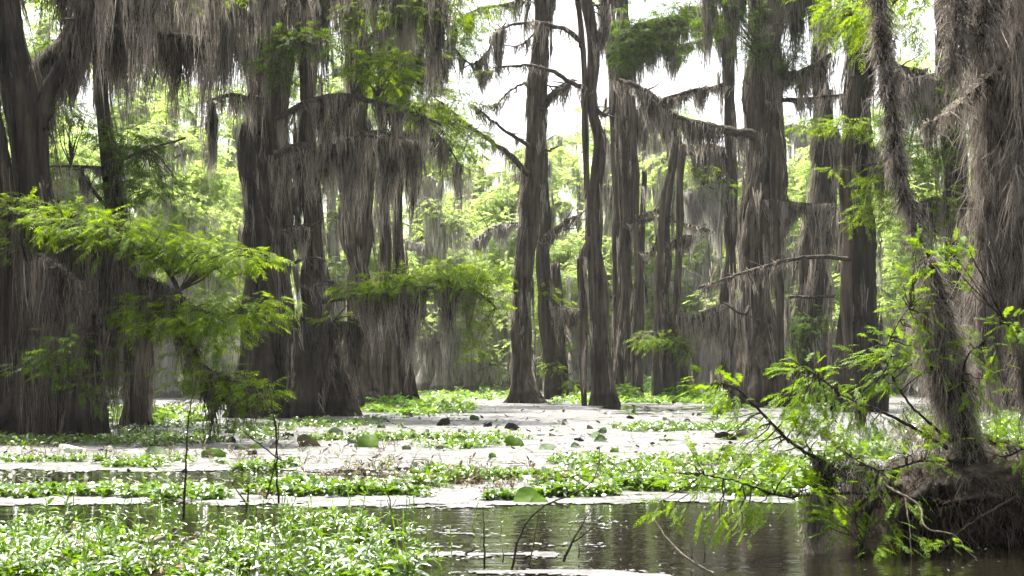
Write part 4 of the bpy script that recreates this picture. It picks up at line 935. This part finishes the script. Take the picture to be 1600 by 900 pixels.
# the snag wrapped in moss
mb=MB(); sn=smooth_path([P(a,b,D0+d) for a,b,d in [(1525,730,.2),(1505,660,.15),(1492,580,.1),(1475,500,.05),(1460,440,.02),(1449,392,0)]],.05)
rad=np.interp(np.linspace(0,1,len(sn)),[0,.2,.6,1],[.105,.082,.06,.015]); tube(mb,sn,rad,16,.08)
so=obj('snag',mb,M['bark_dark'],root,org,True)
mb=MB(); n=900; ii=RNG.integers(3,len(sn)-1,n); aa=RNG.uniform(0,6.28,n); R=rad[ii]*RNG.uniform(.85,1.15,n)
a=np.stack([sn[ii,0]+R*np.cos(aa),sn[ii,1]+R*np.sin(aa),sn[ii,2]],-1); tufts(mb,a,RNG.uniform(.05,.24,n),.006,8,.55,.011)
# loose tufts on its sunny side
n=420; ii=RNG.integers(len(sn)//3,len(sn)-6,n); a=sn[ii]+np.stack([-rad[ii]-RNG.gamma(1.2,.04,n),RNG.normal(scale=.06,size=n),RNG.normal(scale=.04,size=n)],-1)
tufts(mb,a,RNG.uniform(.08,.36,n),.005,7,.4,.012)
obj('spanish_moss',mb,M['moss_near'],so,org)

def frond_branch(path,r0,spots,m='twig',moss=None,name='branch',fr=1.1):
    p=smooth_path([P(a,b,D0+d) for a,b,d in path],.04); p=p+RNG.normal(scale=.003,size=p.shape)
    mb=MB(); tube(mb,p,np.linspace(r0,r0*.3,len(p)),7,.08); f=MB()
    for (px,py,rx,ry,n,dd) in spots:
        c=P(px,py,D0+dd); s=m_per_px(D0); n=int(n*fr)
        q=RNG.normal(size=(n,3))*.55; b=c+q*[rx*s,max(rx,ry)*s*.7,ry*s]
        kx=np.argmin(np.linalg.norm(p[None]-b[:,None],axis=2),axis=1); an=p[kx]
        out=unit(b-an+RNG.normal(scale=.02,size=b.shape)); d=unit(out+RNG.normal(scale=.6,size=b.shape)*[1,1,.5]+[-.35,-.1,.05])
        L=RNG.uniform(.08,.18,n)
        sprays(f,b,d,L,18,lf=.22,asp=.27,droop=.15,arch=.25)
        # fine twigs carrying them
        for t in RNG.choice(n,max(2,n//5),replace=False):
            kk=np.linspace(0,1,5)[:,None]; tp=an[t]*(1-kk)+b[t]*kk; tp[1:-1]+=RNG.normal(scale=.012,size=(3,3)); tube(mb,tp,np.linspace(.006,.002,5),4)
    o=obj(name,mb,M[m],root,org,True)
    if f.n: obj('foliage',f,M['frond'],o,org)
    if moss:
        mm=MB(); a,bq,L,n=moss; i0,i1=int(a*len(p)),int(bq*len(p)); ii=RNG.integers(i0,i1,n)
        an=p[ii]+RNG.normal(scale=.015,size=(n,3)); near_moss(mm,an,RNG.uniform(.25,1,n)*L,.0055,wob=.12,curl=.014,c=p[(i0+i1)//2]+0*an,conv=.5); obj('spanish_moss',mm,M['moss'],o,org)
frond_branch([(1420,760,0),(1345,756,-.3),(1290,725,-.5),(1235,690,-.7),(1190,645,-.8),(1155,610,-.9),(1125,598,-1)],.022,
  [(1115,605,26,18,34,-1),(1150,620,20,16,16,-.9),(1205,665,46,22,46,-.7),(1180,700,50,22,40,-.7),(1260,690,50,24,50,-.5),(1300,720,40,20,34,-.5)],moss=(.42,.5,.62,420))
frond_branch([(1420,770,0),(1360,770,-.4),(1290,772,-.7),(1225,776,-.9),(1160,755,-1),(1100,742,-1.1)],.016,
  [(1120,735,60,20,38,-1.1),(1060,750,34,14,12,-1.2),(1040,790,30,14,10,-1.2),(1200,755,60,22,56,-.9),(1270,760,50,22,40,-.7),(1080,800,40,10,7,-1.2),(1150,810,40,26,20,-1.1),(1180,790,26,16,12,-1)],moss=(.52,.6,.6,380))
frond_branch([(1480,700,.1),(1420,665,-.1),(1370,640,-.2),(1320,620,-.3),(1280,590,-.4),(1250,572,-.5)],.016,
  [(1240,574,24,12,20,-.5),(1280,592,26,20,30,-.4),(1300,625,44,22,46,-.4),(1250,625,34,18,30,-.5),(1350,655,40,22,38,-.3),(1270,650,40,20,36,-.4)],moss=(.55,.62,.3,160))
frond_branch([(1485,690,.1),(1430,640,-.1),(1400,600,-.2),(1385,560,-.25),(1395,520,-.3),(1420,480,-.3)],.012,
  [(1390,560,34,30,56,-.25),(1370,600,36,18,30,-.3),(1420,540,36,34,44,-.2),(1425,440,24,30,30,-.2),(1440,385,16,10,12,-.1),(1430,480,26,26,26,-.2),(1350,560,22,12,14,-.3)])
frond_branch([(1500,620,.05),(1510,560,-.1),(1540,530,-.2),(1570,500,-.3)],.010,
  [(1530,545,34,26,30,-.2),(1570,500,26,12,20,-.3),(1540,590,26,20,18,-.2),(1500,400,26,20,30,-.1),(1515,430,14,26,14,-.1),(1590,520,20,10,10,-.3),(1520,620,24,14,14,-.2)])
frond_branch([(1500,720,0),(1440,720,-.5),(1380,735,-.7),(1330,715,-.8)],.014,
  [(1430,715,44,16,34,-.6),(1370,730,40,18,26,-.7),(1330,700,36,18,20,-.8),(1460,690,26,16,18,-.5),(1400,780,50,22,16,-.8),(1350,800,36,22,14,-.8)])
frond_branch([(1430,770,-.2),(1390,800,-.7),(1360,830,-.9),(1350,850,-1)],.010,
  [(1390,835,50,12,16,-.9),(1340,800,40,16,10,-.9),(1310,820,24,20,14,-1),(1290,800,26,24,18,-1),(1370,855,36,8,12,-1)])
frond_branch([(1560,720,.1),(1590,705,-.1),(1630,690,-.2)],.012,[(1580,690,40,16,36,-.1),(1600,720,36,16,24,-.2),(1560,670,30,14,16,0)])
frond_branch([(1360,736,-.3),(1395,765,-.8),(1435,788,-.9),(1448,825,-1),(1490,835,-1),(1510,860,-1),(1530,878,-1)],.011,[],m='pale_twig')
frond_branch([(1300,690,-.6),(1325,712,-.6),(1350,735,-.5)],.010,[],m='pale_twig')
frond_branch([(1414,775,-.8),(1420,820,-.9),(1424,870,-1)],.006,[],m='pale_twig')
frond_branch([(1590,775,-.3),(1545,800,-.7),(1500,830,-.9),(1470,862,-1)],.012,[(1480,850,20,8,10,-1)])
# tangle of dead moss caught in the branches
mb=MB(); n=900; c=P(1335,735,D0-.5); a=c+RNG.normal(size=(n,3))*[.13,.1,.05]; tufts(mb,a[:140],RNG.uniform(.05,.2,140),.005,7,.9)
n=700; c=P(1455,670,D0+.2); a=c+RNG.normal(size=(n,3))*[.13,.1,.09]; tufts(mb,a[:120],RNG.uniform(.05,.25,120),.005,7,.9)
obj('dead_moss',mb,M['moss'],root,org)

# ------------------------------------------------------------------ near cypress at the right edge: trunk off frame, its mossy limbs hang in
D1=16.0; org=np.array([P(1720,760,D1)[0],D1,0])
root=empty('cypress_tree',org,'nearest cypress, its shaggy curtains of curly moss filling the picture edge','tree')
mb=MB(); pth=stem(mb,[(1720,740,190),(1715,600,150),(1710,400,130),(1700,200,120),(1690,0,115),(1680,-120,100)],D1); obj('trunk',mb,M['bark_dark'],root,org,True)
def shag(path,r,spec):
    p=smooth_path([P(a,b,D1+d) for a,b,d in path],.06); mb=MB(); tube(mb,p,np.linspace(r,r*.4,len(p)),8,.1); o=obj('limb',mb,M['limb'],root,org,True)
    for (a0,a1,L,nh,rad,m_) in spec:
        i0,i1=int(a0*len(p)),max(int(a0*len(p))+1,int(a1*len(p))); ii=np.minimum(RNG.integers(i0,i1,nh),len(p)-1)
        mm=MB(); hank_tufts(mm,p[ii]+RNG.normal(size=(nh,3))*[.04,.22,.02],L*RNG.uniform(.55,1.05,nh),.0055,66,rad)
        obj('spanish_moss',mm,M[m_],o,org)
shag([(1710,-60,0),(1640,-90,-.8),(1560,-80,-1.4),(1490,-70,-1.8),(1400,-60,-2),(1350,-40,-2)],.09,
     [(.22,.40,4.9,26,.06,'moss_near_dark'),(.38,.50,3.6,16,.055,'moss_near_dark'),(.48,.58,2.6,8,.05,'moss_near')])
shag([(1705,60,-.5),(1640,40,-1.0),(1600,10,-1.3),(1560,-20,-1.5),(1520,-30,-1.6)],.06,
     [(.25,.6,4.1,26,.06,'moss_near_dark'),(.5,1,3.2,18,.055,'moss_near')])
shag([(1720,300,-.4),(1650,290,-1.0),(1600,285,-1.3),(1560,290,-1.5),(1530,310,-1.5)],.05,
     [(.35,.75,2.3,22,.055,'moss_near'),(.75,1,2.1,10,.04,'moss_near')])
# a rope of moss swagging across, and the long beard that hangs from the frame's top
mm=MB(); sw=smooth_path([P(a,b,D1-2+d) for a,b,d in [(1620,60,.3),(1580,90,.2),(1540,125,0),(1500,160,0),(1470,185,0),(1445,195,0)]],.03)
mb=MB(); tube(mb,sw,.012,6,.1); o=obj('limb',mb,M['twig'],root,org,True)
n=2600; ii=RNG.integers(0,len(sw),n); tufts(mm,sw[ii[:230]]+RNG.normal(scale=.018,size=(230,3)),RNG.uniform(.05,.22,230),.008,8,.6); obj('spanish_moss',mm,M['moss'],o,org)
D2=D1-2.6
bd=smooth_path([P(a,b,D2) for a,b in [(1368,-60),(1375,20),(1384,90),(1392,150),(1400,220),(1408,280),(1425,330),(1440,372),(1446,392)]],.03)
mb=MB(); tube(mb,bd,np.linspace(.02,.006,len(bd)),6,.1); o=obj('limb',mb,M['twig'],root,org,True)
mm=MB(); n=620; ii=RNG.integers(0,len(bd),n); ii=(ii*.93).astype(int); spn=np.interp(ii/len(bd),[0,.4,.65,.93],[.035,.04,.022,.004])
tufts(mm,bd[ii]+RNG.normal(size=(n,3))*spn[:,None]*[1,1,.5],RNG.uniform(.06,.24,n),.0085,8,.6); obj('spanish_moss',mm,M['moss_near'],o,org)
for bx in ([(1500,-60),(1495,0),(1492,60),(1488,110)],[(1540,-60),(1545,0),(1530,70)],):
    bd=smooth_path([P(a,b,D2) for a,b in bx],.03); mb=MB(); tube(mb,bd,.01,6,.1); o=obj('limb',mb,M['twig'],root,org,True)
    mm=MB(); n=220; ii=RNG.integers(0,len(bd),n); tufts(mm,bd[ii]+RNG.normal(size=(n,3))*.05,RNG.uniform(.06,.3,n),.0085,8,.55); obj('spanish_moss',mm,M['moss_near'],o,org)
# green sprigs on it
mb=MB(); f=MB(); p=smooth_path([P(a,b,D1-2) for a,b in [(1500,-40),(1440,-30),(1400,0),(1380,40)]],.05); tube(mb,p,np.linspace(.03,.008,len(p)),6,.1)
for (px_,py_,rx,ry,n) in [(1420,30,24,24,50),(1385,15,30,20,60),(1350,30,30,24,60),(1440,60,14,24,24)]:
    s=m_per_px(D1-2); b=P(px_,py_,D1-2)+RNG.normal(size=(n,3))*.55*[rx*s,rx*s,ry*s]; d=unit(RNG.normal(size=(n,3))*[1,1,.4]+[-.4,0,-.5]); sprays(f,b,d,RNG.uniform(.12,.24,n),14,lf=.24,asp=.22,arch=.4)
o=obj('limb',mb,M['twig'],root,org,True); obj('foliage',f,M['leaf'],o,org)

# ------------------------------------------------------------------ air
hz=MB(); x0,x1,y0,y1,z0,z1=-398,398,-55,415,-1,34
hz.add([(x0,y0,z0),(x1,y0,z0),(x1,y1,z0),(x0,y1,z0),(x0,y0,z1),(x1,y0,z1),(x1,y1,z1),(x0,y1,z1)],
       [(0,3,2,1),(4,5,6,7),(0,1,5,4),(1,2,6,5),(2,3,7,6),(3,0,4,7)])
m=bpy.data.materials.new('air'); m.use_nodes=True; nt=m.node_tree; nt.nodes.clear()
out=nt.nodes.new('ShaderNodeOutputMaterial'); vol=nt.nodes.new('ShaderNodeVolumePrincipled')
vol.inputs['Color'].default_value=(.96,.97,.95,1); vol.inputs['Density'].default_value=.0002; vol.inputs['Anisotropy'].default_value=.1
nt.links.new(vol.outputs[0],out.inputs['Volume'])
tag(obj('haze',hz,m),'bright humid air','haze',kind='stuff')

# ------------------------------------------------------------------ light, camera, render
EL,AZ=radians(66),radians(-28)      # sun high, ahead of the camera and a little to the left
world=bpy.data.worlds.new('World'); scene.world=world; world.use_nodes=True; nt=world.node_tree
bg=nt.nodes['Background']; bg.inputs[1].default_value=.13
sky=nt.nodes.new('ShaderNodeTexSky'); sky.sky_type='NISHITA'; sky.sun_disc=False; sky.sun_elevation=EL; sky.sun_rotation=AZ
sky.dust_density=6; sky.air_density=1.0; sky.ozone_density=1
hs=nt.nodes.new('ShaderNodeHueSaturation'); hs.inputs['Saturation'].default_value=.3
nt.links.new(sky.outputs[0],hs.inputs['Color']); nt.links.new(hs.outputs[0],bg.inputs[0])
sl=bpy.data.lights.new('sun','SUN'); sl.energy=4.6; sl.angle=radians(.6); sl.color=(1,.95,.86)
so=bpy.data.objects.new('sun',sl); COL.objects.link(so)
import mathutils
d=mathutils.Vector((math.sin(AZ)*math.cos(EL),math.cos(AZ)*math.cos(EL),math.sin(EL)))   # towards the sun
so.rotation_euler=d.to_track_quat('Z','Y').to_euler(); so.location=(0,0,60)
cam=bpy.data.cameras.new('camera'); cam.lens=50; cam.sensor_width=36; cam.clip_start=.1; cam.clip_end=3000
co=bpy.data.objects.new('camera',cam); COL.objects.link(co); co.location=(0,0,H); co.rotation_euler=(radians(90)+PITCH,0,0)
scene.camera=co
scene.view_settings.view_transform='Standard'; scene.view_settings.look='None'; scene.view_settings.gamma=1
scene.view_settings.exposure=1.9
c=scene.cycles; c.use_denoising=True; c.denoiser='OPENIMAGEDENOISE'; c.max_bounces=8; c.diffuse_bounces=3; c.glossy_bounces=3; c.transmission_bounces=6
c.volume_bounces=1; c.transparent_max_bounces=8; c.sample_clamp_indirect=6; c.caustics_reflective=False; c.caustics_refractive=False
c.use_adaptive_sampling=True; c.adaptive_threshold=.03
